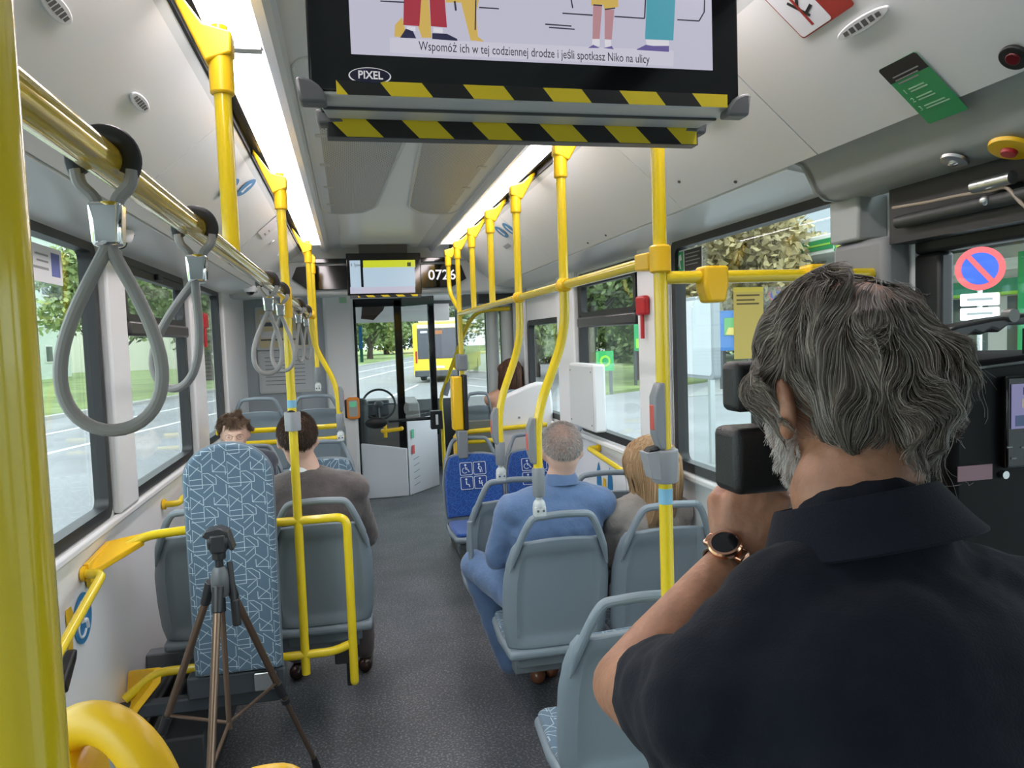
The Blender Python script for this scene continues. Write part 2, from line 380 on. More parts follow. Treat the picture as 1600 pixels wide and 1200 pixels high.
# front header with the number display
HY = 6.12
mb = MB(); a = [at(p[0], p[1], Y=HY) for p in ((500, 392), (705, 394))]
mb.box((XL-.04, HY, 2.41), (XR+.04, HY+.25, 2.60)); mb.prism([(CX-1.24, HY+.02, 2.14), (CX+1.24, HY+.02, 2.14), (CX+1.24, HY+.02, 2.42), (CX-1.24, HY+.02, 2.42)], (0, .25, 0))
struct(mb.build('trim_13', GRL, bevel=.02))
t = thing('number_display', 'long black header display showing the white vehicle number 0726', 'display', (CX, HY, 2.2))
mb = MB(); zt, zb = 2.375, 2.185
outl = [(-.42, 2.275), (-.30, zb), (.84, zb), (.97, 2.255), (.93, zt-.01), (.80, zt), (-.26, zt), (-.38, zt-.01)]
mb.prism([(x, HY-.015, z) for x, z in outl], (0, .03, 0)); mb.build('housing', BLG, t, bevel=.004)
mb = MB(); mb.box((-.24, HY-.018, 2.395), (.82, HY-.004, 2.43)); mb.build('top_strip', BLG, t, bevel=.004)
p = at(687, 430, Y=HY-.02); text('0726', basis((p.x-.095, HY-.0165, p.z), (1, 0, 0), (0, 0, 1)), .115, emis('white_led_digits', (.9, .9, .92), 1.0), t, 'digits', bold=.0015)
# ceiling further forward, above the driver
mb = MB(); strip_y(mb, [(XL, 2.30), (XR, 2.30)], 6.3, YF-.1); struct(mb.build('ceiling_front', CEI, smooth=0))

# left bulkhead and pillar before the driver's cabin
mb = MB(); mb.box((XL, 7.0, 0), (-.02, 7.06, 2.18)); struct(mb.build('wall_front', GRY2, smooth=0))
mb = MB(); mb.box((-.22, 6.9, 0), (.045, 8.3, 2.2)); struct(mb.build('trim_14', WHT, bevel=.03))
# front of the bus: windshield with frame, dash
mb = MB()
mb.box((XL-.05, YF-.06, -.1), (XR+.05, YF, .95)); mb.box((XL-.05, YF-.06, 2.22), (XR+.05, YF, 2.66))
for x in (XL-.05, XR-.02): mb.box((x, YF-.06, .9), (x+.07, YF, 2.3))
struct(mb.build('wall_windshield', DGR, smooth=0))
mb = MB(); mb.box((XL, YF-.03, .95), (XR, YF-.022, 2.22)); w = struct(mb.build('window_9', glass('windshield_glass', (.93, .96, .95), .8), smooth=0))
# rear wall behind the photographer
mb = MB(); mb.box((XL-.05, YB-.05, -.1), (XR+.05, YB, 2.66)); struct(mb.build('wall_back', WHT, smooth=0))

# ---- middle door bay on the right: pillar, header box, door leaves
mb = MB(); mb.box((1.385, 1.71, 0), (XR+.0, 1.93, 1.985)); struct(mb.build('trim_15', mat('pillar_grey', (.21, .22, .225), .5), bevel=.02))
mb = MB()
for q in range(4): mb.cyl((1.395+q*.02, 1.935, .7), (1.385+q*.022, 1.935, 1.93), .006, n=8)
struct(mb.build('trim_16', DGR))
mb = MB(); mb.box((1.375, 1.80, 1.985), (XR, 1.925, 2.11)); struct(mb.build('trim_17', mat('header_grey', (.33, .36, .35), .35), bevel=.008))
mb = MB()
prof = [(1.205, 2.24), (1.225, 2.215), (1.262, 2.20), (1.28, 2.17), (1.30, 2.13), (1.335, 2.105), (1.42, 2.10)]
strip_y(mb, prof, -.8, 1.88, .03); mb.prism([(x, 1.86, z) for x, z in prof]+[(1.42, 1.86, 2.2), (1.21, 1.86, 2.25)], (0, .03, 0))
struct(mb.build('trim_18', mat('header_grey', (.33, .36, .35), .35), smooth=40))
mb = MB(); mb.box((1.40, -.8, 1.96), (XR+.02, 1.71, 2.12)); struct(mb.build('trim_19', BLK, smooth=0))
def door_leaf(n, y0, y1, zg0, zg1):
    fr = MB(); x0, x1 = XR-.005, XR+.04
    fr.box((x0, y0, .02), (x1, y1, zg0)); fr.box((x0, y0, zg1), (x1, y1, 2.1)); fr.box((x0, y0, zg0), (x1, y0+.09, zg1)); fr.box((x0, y1-.09, zg0), (x1, y1, zg1))
    d = struct(fr.build('door_%d' % n, BLK, bevel=.01)); g = MB(); g.box((x0+.02, y0+.08, zg0-.01), (x0+.026, y1-.08, zg1+.01)); g.build('pane', GLS, d, smooth=0)
door_leaf(1, .33, 1.70, .35, 1.93); door_leaf(2, -.75, .33, .35, 1.93)
# front door leaves (right, ahead)
def front_leaf(n, y0, y1):
    x0, x1 = XR-.01, XR+.03; fr = MB()
    fr.box((x0, y0, .05), (x1, y1, .22)); fr.box((x0, y0, 2.0), (x1, y1, 2.1)); fr.box((x0, y0, .2), (x1, y0+.08, 2.05)); fr.box((x0, y1-.08, .2), (x1, y1, 2.05))
    d = struct(fr.build('door_%d' % n, BLK, bevel=.01)); g = MB(); g.box((x0+.02, y0+.07, .2), (x0+.026, y1-.07, 2.02)); g.build('pane', GLS, d, smooth=0)
front_leaf(3, 6.55, 7.15); front_leaf(4, 7.15, 7.75)
mb = MB(); mb.cyl((1.28, 6.66, .1), (1.28, 6.66, 2.06), .055); mb.cyl((1.40, 6.58, .1), (1.40, 6.58, 2.06), .055); struct(mb.build('trim_20', GRL))
mb = MB(); mb.box((1.12, 6.45, 2.06), (XR, 7.8, 2.20)); struct(mb.build('trim_21', DGR, bevel=.01))


# ============================================================ poles, rails, straps
PR = .0175
def ceil_bracket(t, x, y, s, name='ceiling_bracket'):
    """yellow cup holding the pole top, with its arm to the slot"""
    dz = -.065 if s < 0 else -.025
    mb = MB(); mb.cyl((x, y, 2.345+dz), (x, y, 2.43+dz), PR*1.42, n=24)
    xe = CX+s*.60; d = 1 if xe > x else -1
    mb.prism([(x-d*.026, y-.026, 2.425+dz), (x-d*.027, y-.026, 2.468+dz), (x+d*.028, y-.026, 2.482+dz), (xe, y-.02, 2.512), (xe, y-.02, 2.495), (x+d*.028, y-.026, 2.405+dz)], (0, .050, 0))
    return mb.build(name, YPL, t, bevel=.007, seg=3)
def knuckle(t, x, y, z):
    """grey sleeve and ball joint that fix a pole onto a seat handle"""
    mb = MB(); mb.lathe([(.020, 0), (.023, .006), (.0235, .10), (.021, .108)], (x, y, z+.045)); mb.build('clamp_sleeve', CLA, t)
    mb = MB(); mb.cyl((x, y, z+.03), (x, y, z+.05), .012); mb.ell((x, y, z+.012), (.024, .022, .026)); mb.box((x-.022, y-.02, z-.03), (x+.022, y+.02, z+.012))
    mb.build('knuckle', GRL, t, bevel=.006)
    for dx in (-.011, .011):
        q = MB(); q.cyl((x+dx, y-.0225, z-.005), (x+dx, y-.019, z-.005), .0045, n=10); q.build('screw', CHR, t)
def stop_button(t, x, y, z, s=-1):
    mb = MB(); mb.prism([(x+s*a, y-.02, z+b) for a, b in ((.012, -.085), (.028, -.085), (.042, -.045), (.042, .05), (.028, .085), (.012, .085))], (0, .04, 0))
    mb.build('button_housing', CLA, t, bevel=.005)
    mb = MB(); mb.box((x+s*.040-.004, y-.014, z-.035), (x+s*.040+.004, y+.014, z+.03)); mb.build('button', mat('button_red', (.55, .10, .08), .4), t, bevel=.003)
def pole(label, pts, s=None, knob=None, group='yellow stanchions', r=PR, fil=.1, cat='pole', loc=None):
    p0 = Vector(pts[-1]); t = thing('stanchion', label, cat, loc or (p0.x, p0.y, p0.z), group)
    mb = MB(); mb.tube(fillet(pts, fil, 8), r, n=20); mb.build('pole_tube', YEL, t)
    if s is not None: ceil_bracket(t, pts[0][0], pts[0][1], s)
    if knob is not None: knuckle(t, *knob)
    return t
PX, LX = .775, -.235
# right hand poles
t = pole('thick straight yellow pole with grey cup holder beside the plexiglass screen', [(PX, 1.76, 2.42), (PX, 1.76, .0)], 1, group=None)
mb = MB(); mb.lathe([(.021, 0), (.034, 0), (.034, .01), (.022, .02)], (PX, 1.76, .0)); mb.build('floor_flange', YEL, t)
p = at(1030, 650, Y=1.75); stop_button(t, PX+.006, 1.75, p.z)
p = at(1033, 728, Y=1.75)
mb = MB(); mb.lathe([(.030, -.045), (.033, -.04), (.035, .038), (.032, .042)], (PX, 1.76, p.z)); mb.prism([(PX-.060, 1.735, p.z+.038), (PX-.044, 1.735, p.z-.03), (PX+.02, 1.735, p.z-.045), (PX+.02, 1.735, p.z+.042)], (0, .05, 0)); mb.build('cup_holder', mat('holder_grey', (.30, .31, .33), .4), t, bevel=.008, seg=3)
mb = MB(); mb.prism([(PX-.056, 1.738, p.z+.036), (PX-.02, 1.738, p.z+.041), (PX-.018, 1.738, p.z+.053), (PX-.045, 1.738, p.z+.047)], (0, .04, 0)); mb.build('holder_insert', BLK, t, bevel=.005)
mb = MB(); mb.cyl((PX, 1.76, p.z-.10), (PX, 1.76, p.z-.06), PR+.0006); mb.build('sticker', mat('light_blue_label', (.22, .48, .66), .4), t)
# rail bracket on that pole
mb = MB(); mb.lathe([(.024, -.035), (.027, -.03), (.027, .03), (.024, .035)], (PX, 1.76, 1.935)); mb.prism([(PX-.026, 1.78, 1.91), (PX+.026, 1.78, 1.91), (PX+.022, 1.88, 1.915), (PX-.022, 1.88, 1.915)], (0, 0, .045)); mb.build('rail_bracket', YPL, t, bevel=.005)
def bent(label, Y, a, b, c, top_x=PX, btn=True, group='bent yellow poles fixed to seat backs'):
    A, B, Cc = at(*a, Y=Y), at(*b, Y=Y), at(*c, Y=Y)
    t = pole(label, [(top_x, Y, 2.42), (top_x, Y, A.z), (B.x, Y, B.z), (B.x, Y, Cc.z)], 1, (B.x, Y, Cc.z-.07), group=group)
    if btn: stop_button(t, B.x+.004, Y, B.z-.09)
    return t
tA = bent('bent yellow pole ending on the seat back behind the person in blue', 2.62, (889, 520), (838, 650), (845, 765))
tB = bent('bent yellow pole left of the person in blue, ending on an empty seat back', 3.36, (812, 535), (779, 635), (784, 718))
pole('short yellow ceiling-to-rail pole on the right, nearer one of two', [(PX, 4.0, 2.42), (PX, 4.0, 1.94)], 1)
pole('short yellow ceiling-to-rail pole on the right, farther one of two', [(PX, 4.62, 2.42), (PX, 4.62, 1.94)], 1)
tE = pole('tall straight yellow pole with the yellow ticket machine at the blue seats', [(PX, 5.25, 2.42), (PX, 5.25, .95)], 1)
p = at(712, 462, Y=5.6)
pole('yellow pole at the far end of the right rail that bends onto its neighbour', [(PX, 5.75, 2.42), (PX, 5.75, 2.12), (PX+.02, 5.3, 1.93)], 1, fil=.12)
# right rail
t = thing('grab_rail', 'yellow horizontal grab rail linking the right hand poles', 'grab rail', (PX, 3.4, 1.935))
mb = MB(); mb.tube([(PX, 1.80, 1.935), (PX, 5.27, 1.935)], PR*.95, n=20); mb.build('rail_tube', YEL, t)
for y in (2.62, 3.36):
    mb = MB(); mb.ell((PX, y, 1.935), .030); mb.cyl((PX, y-.05, 1.935), (PX, y+.05, 1.935), .0205); mb.build('tee_joint', YPL, t)
# cross tube with the plexiglass screen
t = thing('grab_rail', 'yellow cross rail from the near pole to the right wall, holding the clear screen', 'grab rail', (1.1, 1.76, 1.88))
mb = MB(); mb.tube([(PX+.01, 1.76, 1.888), (XR-.02, 1.76, 1.888)], PR*.95, n=20); mb.build('rail_tube', YEL, t)
for x in (.915, 1.215):
    mb = MB(); mb.prism([(x-.034, 1.73, 1.915), (x+.034, 1.73, 1.915), (x+.034, 1.73, 1.865), (x+.026, 1.73, 1.822), (x-.022, 1.73, 1.822), (x-.034, 1.73, 1.865)], (0, .056, 0)); mb.build('screen_clamp', YPL, t, bevel=.008, seg=3)
mb = MB(); pp = rrect(.56, .98, .06); plate(mb, basis((1.14, 1.765, 1.37), (1, 0, 0), (0, 0, 1)), pp, .006)
o = mb.build('plexiglass_screen', PLX); tag(o, 'clear plexiglass screen under the yellow cross rail, right of the near pole', 'screen')
a, b_, c = at(1149, 452, Y=1.75), at(1197, 447, Y=1.75), at(1156, 555, Y=1.75)
t = thing('poster', 'yellow paper notice stuck to the plexiglass screen', 'poster', (1.02, 1.755, 1.77))
w_, h_ = .085, .185; M0 = basis((a.x+w_/2-.002, 1.758, 1.767), (1, 0, 0), (0, 0, 1))
mb = MB(); plate(mb, M0, [(-w_/2, -h_/2), (w_/2, -h_/2), (w_/2, h_/2), (-w_/2, h_/2)], .001); mb.build('sheet', mat('notice_yellow', (.72, .60, .16), .6), t, smooth=0)
for q, (y, w) in enumerate(((.072, .066), (.060, .052), (.050, .064))):
    mb = MB(); plate(mb, M0, [(-.034, y-.002), (-.034+w, y-.002), (-.034+w, y+.002), (-.034, y+.002)], .0006, .001); mb.build('printed_line', mat('brown_print', (.16, .12, .04), .6), t, smooth=0)
mb = MB(); plate(mb, M0, [(-w_/2, h_/2-.012), (w_/2, h_/2-.012), (w_/2, h_/2), (-w_/2, h_/2)], .0006, .001); mb.build('top_band', mat('bright_yellow_print', (.85, .72, .1), .5), t, smooth=0)

# left hand poles
t = pole('thick yellow pole at the left edge of the photo, nearest of all', [(-.178, .42, 2.42), (-.178, .42, .0)], -1, r=.0225, group=None)
pole('yellow pole hanging from ceiling to strap rail beside the second grab strap', [(LX, 1.68, 2.42), (LX, 1.68, 1.945)], -1)
FY = 3.05
t = pole('tall yellow pole rising from the tubular frame before the person in the grey suit', [(LX, FY, 2.42), (LX, FY, .42)], -1, group=None)
p = at(462, 658, Y=FY)
mb = MB(); mb.lathe([(.020, -.038), (.031, -.036), (.032, .034), (.030, .038), (.022, .034)], (LX, FY, p.z)); mb.build('cup_holder', mat('holder_grey'), t)
mb = MB(); mb.ell((LX-.003, FY-.015, p.z+.036), (.016, .012, .010)); mb.build('holder_insert', BLK, t)
mb = MB(); mb.cyl((LX, FY, p.z+.055), (LX, FY, p.z+.085), PR+.0006); mb.build('sticker', mat('light_blue_label'), t)
mb = MB(); mb.cyl((LX, FY, 1.86), (LX, FY, 1.98), PR*1.28, n=24); mb.build('rail_sleeve', YPL, t)
a, b_ = at(489, 535, Y=5.0), at(526, 602, Y=5.0)
t = pole('bent yellow pole at the strap rail end, standing on the patterned rear facing seat', [(LX, 5.0, 2.42), (LX, 5.0, a.z), (b_.x, 5.0, b_.z), (b_.x+.01, 5.0, 1.22)], -1, (b_.x+.01, 5.0, 1.14))
stop_button(t, b_.x, 5.0, 1.39, 1)
p = at(478, 500, Y=5.7)
t = pole('thin yellow pole behind the strap rail end, standing on the high grey seat back', [(LX-.01, 5.75, 2.42), (LX-.01, 5.75, 1.52)], -1, (LX-.01, 5.75, 1.43))
# strap rail
t = thing('strap_rail', 'long glossy yellow rail along the left side from which the grab straps hang', 'grab rail', (LX, 2.8, 1.945))
mb = MB(); mb.tube([(LX, .38, 1.945), (LX, 5.02, 1.945)], .0185, n=24); mb.build('rail_tube', mat('polished_yellow', (.80, .55, .04), .10, metal=.35, coat=1), t)
mb = MB(); mb.ell((LX, 5.0, 1.945), .032); mb.build('end_joint', YPL, t)
# grab straps
SG = mat('strap_grey_rubber', (.30, .295, .285), .45, spec=.4); 
def strap(label, y, rz=0, tilt=0, length=.27, w=.066, seed=0):
    t = thing('grab_strap', label, 'grab strap', (LX, y, 1.945), 'grey grab straps on the strap rail')
    mb = MB(); mb.tube([Vector((LX+.0265*math.cos(R(a)), y, 1.945+.0265*math.sin(R(a)))) for a in range(-35, 216, 10)], .010, n=12, flat=.45)
    mb.build('black_sleeve', BLK, t)
    zb = 1.945-.066
    for s in (-1, 1):
        mb = MB(); mb.tube(fillet([(LX+s*.026, y, 1.935), (LX+s*.024, y, 1.920), (LX+s*.009, y, zb+.026), (LX+s*.007, y, zb)], .02), .0068, n=10); mb.build('upper_band', SG, t)
    mb = MB(); mb.prism([(LX+a, y-.011, zb+b) for a, b in ((-.0165, .024), (.0165, .024), (.014, -.022), (-.014, -.022))], (0, .022, 0)); mb.build('buckle', CHR, t, bevel=.005, seg=3)
    mb = MB(); n = 44; pts = []
    zt, zl = zb-.018, zb-.018-length
    for i in range(n+1):
        u = i/n; a = math.pi*u
        ph = 2*math.pi*u
        x = -w*math.sin(ph)*(math.sin(ph/2)**1.1); z = zl+(zt-zl)*(1-((1-math.cos(ph))/2)**.92)
        dy = .0
        pts.append(Vector((x, dy, z-zb)))
    M = Matrix.Rotation(rz, 3, 'Z') @ Matrix.Rotation(tilt, 3, 'Y')
    mb.tube([M @ p+Vector((LX, y, zb)) for p in pts], .0068, n=12); mb.build('loop', SG, t)
    return t
strap('grey grab strap hanging nearest the camera, its big loop before the left window', .835, R(8), R(2), .192, .062)
strap('second grey grab strap from the near end, loop turned slightly aside', 1.29, R(-25), R(20), .185, .054)
strap('third grey grab strap, left one of the pair hanging before the yellow notice board', 2.38, R(15), R(4), .195, .056)
strap('fourth grey grab strap, right one of the pair hanging before the yellow notice board', 2.78, R(-20), 0, .20, .056)
strap('fifth grey grab strap, hanging just beyond the tall left pole', 3.75, R(70), 0, .19, .05)
strap('farthest grey grab strap, at the end of the strap rail', 4.40, R(60), 0, .19, .05)

# tubular frame in front of the grey suit man and the wall
t = thing('tubular_frame', 'yellow tubular frame behind the left seats, fixed to the wall and around the aisle corner', 'frame', (-.5, FY, 0))
mb = MB(); mb.tube(fillet([(-.90, FY-.08, 1.00), (-.80, FY-.02, 1.045), (-.66, FY, 1.05), (-.045, FY, 1.05), (-.045, FY, .36), (-.045, FY+.03, .36)], .045, 8), PR, n=18); mb.build('hoop_tube', YEL, t)
mb = MB(); mb.tube(fillet([(-.90, FY-.05, .43), (-.80, FY, .50), (-.12, FY, .50), (-.05, FY+.01, .52)], .05), PR, n=18); mb.build('lower_tube', YEL, t)
mb = MB(); mb.prism([(-.925, FY-.30, 1.03), (-.925, FY-.05, 1.045), (-.925, FY-.03, .99), (-.925, FY-.28, .94)], (.018, 0, 0)); mb.prism([(-.92, FY-.28, 1.02), (-.92, FY-.05, 1.045), (-.80, FY-.02, 1.058), (-.80, FY-.03, 1.03), (-.90, FY-.28, 1.0)], (0, 0, -.02)); mb.build('wall_plate', YPL, t, bevel=.006)
for k_ in range(4):
    q = MB(); q.cyl((-.908, FY-.25+.06*k_, .965+.012*k_), (-.904, FY-.25+.06*k_, .965+.012*k_), .008, n=8); q.build('bolt_hole', DGR, t)
mb = MB(); mb.prism([(-.925, FY-.15, .34), (-.925, FY+.06, .38), (-.925, FY+.1, .48), (-.80, FY+.0, .52), (-.80, FY-.03, .47)], (.03, 0, 0)); mb.build('lower_wall_plate', YPL, t, bevel=.006)
mb = MB(); mb.box((-.12, FY+.0, .44), (-.055, FY+.05, .52)); mb.box((-.075, FY+.01, .34), (-.055, FY+.05, .50)); mb.build('black_joint', BLK, t, bevel=.006)
# wall grab handles
def wall_handle(label, pts):
    t = thing('wall_handrail', label, 'grab handle', pts[0], 'yellow wall handles')
    mb = MB(); mb.tube(fillet(pts, .04, 6), PR*.9, n=16); mb.build('handle_tube', YEL, t)
    for p in (pts[0], pts[-1]):
        q = MB(); s = -1 if p[0] < 0 else 1; q.cyl((p[0], p[1], p[2]), (p[0]-s*.012, p[1], p[2]), .026); q.build('end_flange', YPL, t)
x = XL+.004
wall_handle('yellow wall handle low at the left edge, right beside the nearest pole', [(x, 2.15, .86), (x+.07, 2.16, .86), (x+.07, 2.72, 1.0), (x, 2.74, 1.0)])
wall_handle('short yellow wall handle left of the top of the patterned backrest', [(x, 3.86, 1.0), (x+.07, 3.86, 1.0), (x+.07, 4.35, 1.02), (x, 4.36, 1.02)])
x = XR-.004
wall_handle('yellow wall handle right of the grey haired head in blue', [(x, 4.30, 1.06), (x-.07, 4.30, 1.06), (x-.07, 3.72, 1.02), (x, 3.70, 1.02)])

# yellow loop at the lower left
t = thing('grab_loop', 'fat yellow moulded loop at the bottom left corner', 'grab handle', (-.20, .60, 1.3))
a = at(190, 1110, Y=.66); bq = at(262, 1215, Y=.60); cq = at(120, 1180, Y=.70)
mb = MB(); cpt = at(172, 1255, Y=.64); pts = []
for i in range(25):
    an = R(200-220*i/24); pts.append((cpt.x-.004+.050*math.cos(an), cpt.y-.03*math.cos(an), cpt.z+.068*math.sin(an)))
mb.tube(pts, [.022-.005*math.sin(math.pi*i/24) for i in range(25)], n=20); mb.build('loop', YPL, t)
mb = MB(); w = at(115, 1185, Y=.68); mb.prism([(w.x-.05, .62, w.z-.14), (w.x-.05, .62, w.z+.018), (w.x-.01, .62, w.z+.03), (w.x+.025, .62, w.z+.02), (w.x+.04, .62, w.z-.14)], (0, .07, 0)); mb.build('base_block', YPL, t, bevel=.012, seg=3)
t = thing('grab_loop', 'tip of a yellow rounded handle at the bottom edge below the tripod', 'grab handle', tuple(at(425, 1215, Y=.75)))
mb = MB(); w = at(425, 1222, Y=.75); mb.tube(fillet([(w.x-.035, .75, w.z-.25), (w.x-.03, .75, w.z), (w.x+.022, .75, w.z), (w.x+.027, .75, w.z-.25)], .02), .017); mb.build('handle_tube', YPL, t)

# ============================================================ screens hanging from the ceiling
STR_Y = mat('warning_yellow', (.80, .62, .02), .4); STR_K = mat('warning_black', (.012, .012, .012), .4)
def hazard(t, x0, x1, Mx, h, n, slant, first=0):
    """alternating slanted stripes on a band; Mx maps band x,y"""
    w = (x1-x0)/n
    for c_ in (0, 1):
        for i in range(n+2):
            mb = MB()
            if (i+first) % 2 != c_: continue
            a = x0+w*(i-1); qs = [(a, h), (a+w, h), (a+w+slant, 0), (a+slant, 0)]
            qs = [(min(max(q[0], x0), x1), q[1]) for q in qs]
            if max(q[0] for q in qs)-min(q[0] for q in qs) > .002: plate(mb, Mx, qs, .0008)
            if mb.v: mb.build('warning_stripe', STR_Y if c_ else STR_K, t, smooth=0)
SX0, SX1, SY = -.046, .634, 1.10
SZ = 2.102
t = thing('passenger_screen', 'big double information screen hanging from the ceiling at the top of the photo', 'screen', ((SX0+SX1)/2, SY+.06, 2.5))
mb = MB(); mb.box((SX0+.008, SY, SZ+.005), (SX1-.008, SY+.03, 2.50)); mb.build('front_screen_body', BLG, t, bevel=.004)
mb = MB(); mb.box((SX0+.02, SY+.095, SZ+.005), (SX1-.02, SY+.125, 2.50)); mb.build('rear_screen_body', BLG, t, bevel=.004)
mb = MB(); mb.prism([(SX0+.012, SY+.002, SZ), (SX0+.03, SY+.10, SZ-.004), (SX1-.03, SY+.10, SZ-.004), (SX1-.012, SY+.002, SZ)], (0, 0, .03)); mb.build('aluminium_housing', mat('satin_aluminium', (.62, .64, .63), .42, metal=.25), t, bevel=.003)
mb = MB(); mb.box((SX0+.025, SY+.045, SZ-.0052), (SX1-.025, SY+.050, SZ-.001)); mb.build('seam', DGR, t, smooth=0)
M0 = basis((0, SY-.0012, SZ+.001), (1, 0, 0), (0, 0, 1)); hazard(t, SX0+.045, SX1-.03, M0, .020, 10, .016, 1)
mb = MB(); mb.box((SX0+.028, SY+.102, SZ-.031), (SX1-.03, SY+.126, SZ+.004)); mb.build('rear_lip', DGR, t)
hazard(t, SX0+.03, SX1-.033, basis((0, SY+.1015, SZ-.030), (1, 0, 0), (0, 0, 1)), .028, 11, .028, 0)
CRN = mat('corner_guard', (.13, .135, .14), .45)
for x, s in ((SX0+.012, 1), (SX1-.012, -1)):
    mb = MB(); q = [(x-s*.022, SZ+.02)]+[(x-s*.02+s*.04*math.sin(R(a)), SZ-.012+.036*math.cos(R(a))) for a in range(0, 91, 15)]+[(x-s*.018, SZ-.012)]
    mb.prism([(a, SY-.006, b) for a, b in q], (0, .03, 0)); mb.build('corner_guard', CRN, t, bevel=.006, seg=3)
    xr = x+s*.014
    mb = MB(); q = [(xr-s*.015, SZ+.012), (xr-s*.012, SZ-.012), (xr+s*.035, SZ-.010), (xr+s*.022, SZ+.002), (xr+s*.01, SZ+.012)]
    mb.prism([(a, SY+.10, b) for a, b in q], (0, .03, 0)); mb.build('corner_guard', CRN, t, bevel=.005, seg=3)
# picture on the screen
dx0, dx1, dz0 = at(549, 90, Y=SY).x, at(1113, 100, Y=SY).x, 2.160
M0 = basis((0, SY-.0015, 0), (1, 0, 0), (0, 0, 1))
SCR = emis('screen_lavender', (.50, .49, .60), .95)
mb = MB(); mb.box((dx0, SY-.0012, dz0), (dx1, SY-.0002, 2.45)); disp = mb.build('display', SCR, t, smooth=0)
def ink(name, col): return emis('screen_'+name, col, .9)
def art(m, polys, z=.0004):
    for q in polys: mb = MB(); mb.prism([M0 @ Vector((*p, z)) for p in q], (0, -.0003, 0)); mb.build('picture_shape', m, disp, smooth=0)
def P2(*pp): return [(at(x, y, Y=SY).x, at(x, y, Y=SY).z) for x, y in pp]
def ln(x0, y0, x1, y1, w=2.): 
    d = Vector((x1-x0, y1-y0)).normalized(); n_ = Vector((-d.y, d.x))*w/2
    return P2((x0+n_.x, y0+n_.y), (x1+n_.x, y1+n_.y), (x1-n_.x, y1-n_.y), (x0-n_.x, y0-n_.y))
art(ink('pale_band', (.60, .58, .68)), [P2((609, 60), (1052, 80), (1051, 104), (609, 83))])
art(ink('mustard', (.62, .42, .10)), [P2((616, 58), (617, 40), (628, 28), (636, 60)), P2((628, -10), (652, -40), (669, -10), (674, 60), (659, 60), (652, 40), (648, 20)),
    P2((696, 5), (720, 5), (735, 64), (756, 66), (746, 58), (744, 20), (750, -10), (700, -40)), P2((923, -20), (965, -20), (965, 12), (944, 16), (941, 8), (923, 10))], .0006)
art(ink('dark_red', (.36, .03, .05)), [P2((632, -60), (662, -60), (655, 42), (630, 40)), P2((668, -60), (690, -60), (698, 44), (673, 42))], .0008)
art(ink('white_sock', (.70, .68, .74)), [P2((636, 42), (649, 43), (649, 50), (634, 48)), P2((677, 44), (691, 45), (692, 53), (677, 51)), P2((925, 62), (936, 62), (936, 73), (924, 72)), P2((944, 63), (954, 63), (954, 75), (945, 75)), P2((1008, 63), (1044, 64), (1044, 72), (1010, 72))], .0008)
art(ink('navy_shoe', (.02, .02, .06)), [P2((625, 60), (634, 46), (645, 50), (650, 61)), P2((675, 53), (698, 54), (714, 62), (714, 65), (675, 62))], .001)
art(ink('pink_leg', (.46, .24, .27)), [P2((926, 9), (940, 10), (936, 62), (925, 62)), P2((944, 16), (959, 16), (955, 63), (944, 62))], .0006)
art(ink('teal', (.07, .33, .42)), [P2((1012, -60), (1057, -60), (1051, 64), (1007, 62))], .0006)
art(ink('violet_shoe', (.13, .10, .30)), [P2((994, 78), (1008, 71), (1020, 73), (1044, 73), (1044, 82), (994, 79)), P2((918, 76), (926, 71), (936, 76)), P2((942, 76), (955, 73), (958, 78))], .001)
art(ink('line_black', (.03, .03, .05)), [ln(594, 3, 632, 5), ln(748, 13, 779, 15), ln(878, 22, 925, 25), ln(959, 27, 1006, 30), ln(851, 39, 892, 42), ln(857, 44, 897, 47), ln(1006, 30, 1008, -10), ln(1057, 32, 1091, 34), ln(1091, 34, 1099, 20), ln(1099, 20, 1100, -10), ln(890, -8, 894, 14), ln(742, 48, 743, 0), ln(710, 3, 712, 18, 3), ln(926, 9, 940, 10, 2), ln(944, 16, 960, 14, 2)], .0012)
def txt_px(body, pa, pb, hpx, m, parent, Y, name='lettering', z=.0006, bold=0.):
    """text whose left and right ends sit on two measured points of the plane y=Y"""
    A, B = at(*pa, Y=Y), at(*pb, Y=Y); wd = (B-A).length; hgt = hpx*(A-CAM).length/FPX
    Mx = basis(A+Vector((0, -z, 0)), B-A, (0, 0, 1)); cu = bpy.data.curves.new('t', 'FONT'); cu.body = body; cu.size = 1
    o = bpy.data.objects.new('t', cu); COL.objects.link(o); bpy.context.view_layer.update(); w0 = o.dimensions.x; bpy.data.objects.remove(o)
    return text(body, Mx, hgt/.72, m, parent, name, sx=wd/(w0*hgt/.72), ext=.0002, bold=bold)
txt_px('Wspomóż ich w tej codziennej drodze i jeśli spotkasz Niko na ulicy', (654, 73), (1014, 94), 13, ink('text_black', (.02, .02, .03)), disp, SY, z=.0022)
lg = MB(); e = at(578, 119, Y=SY)
lg.prism([(e.x+.030*math.cos(2*math.pi*i/32), SY-.0010, e.z+.0118*math.sin(2*math.pi*i/32)) for i in range(32)], (0, .0008, 0)); lo = lg.build('logo_rim', emis('logo_white', (.7, .7, .72), .8), t, smooth=0)
lg = MB(); lg.prism([(e.x+.0282*math.cos(2*math.pi*i/32), SY-.0024, e.z+.0104*math.sin(2*math.pi*i/32)) for i in range(32)], (0, .0010, 0)); lg.build('logo_field', mat('logo_navy', (.006, .009, .04), .6), t, smooth=0)
txt_px('PIXEL', (559, 118), (597, 120), 11, _M['logo_white'], t, SY, z=.0030, bold=.0003)

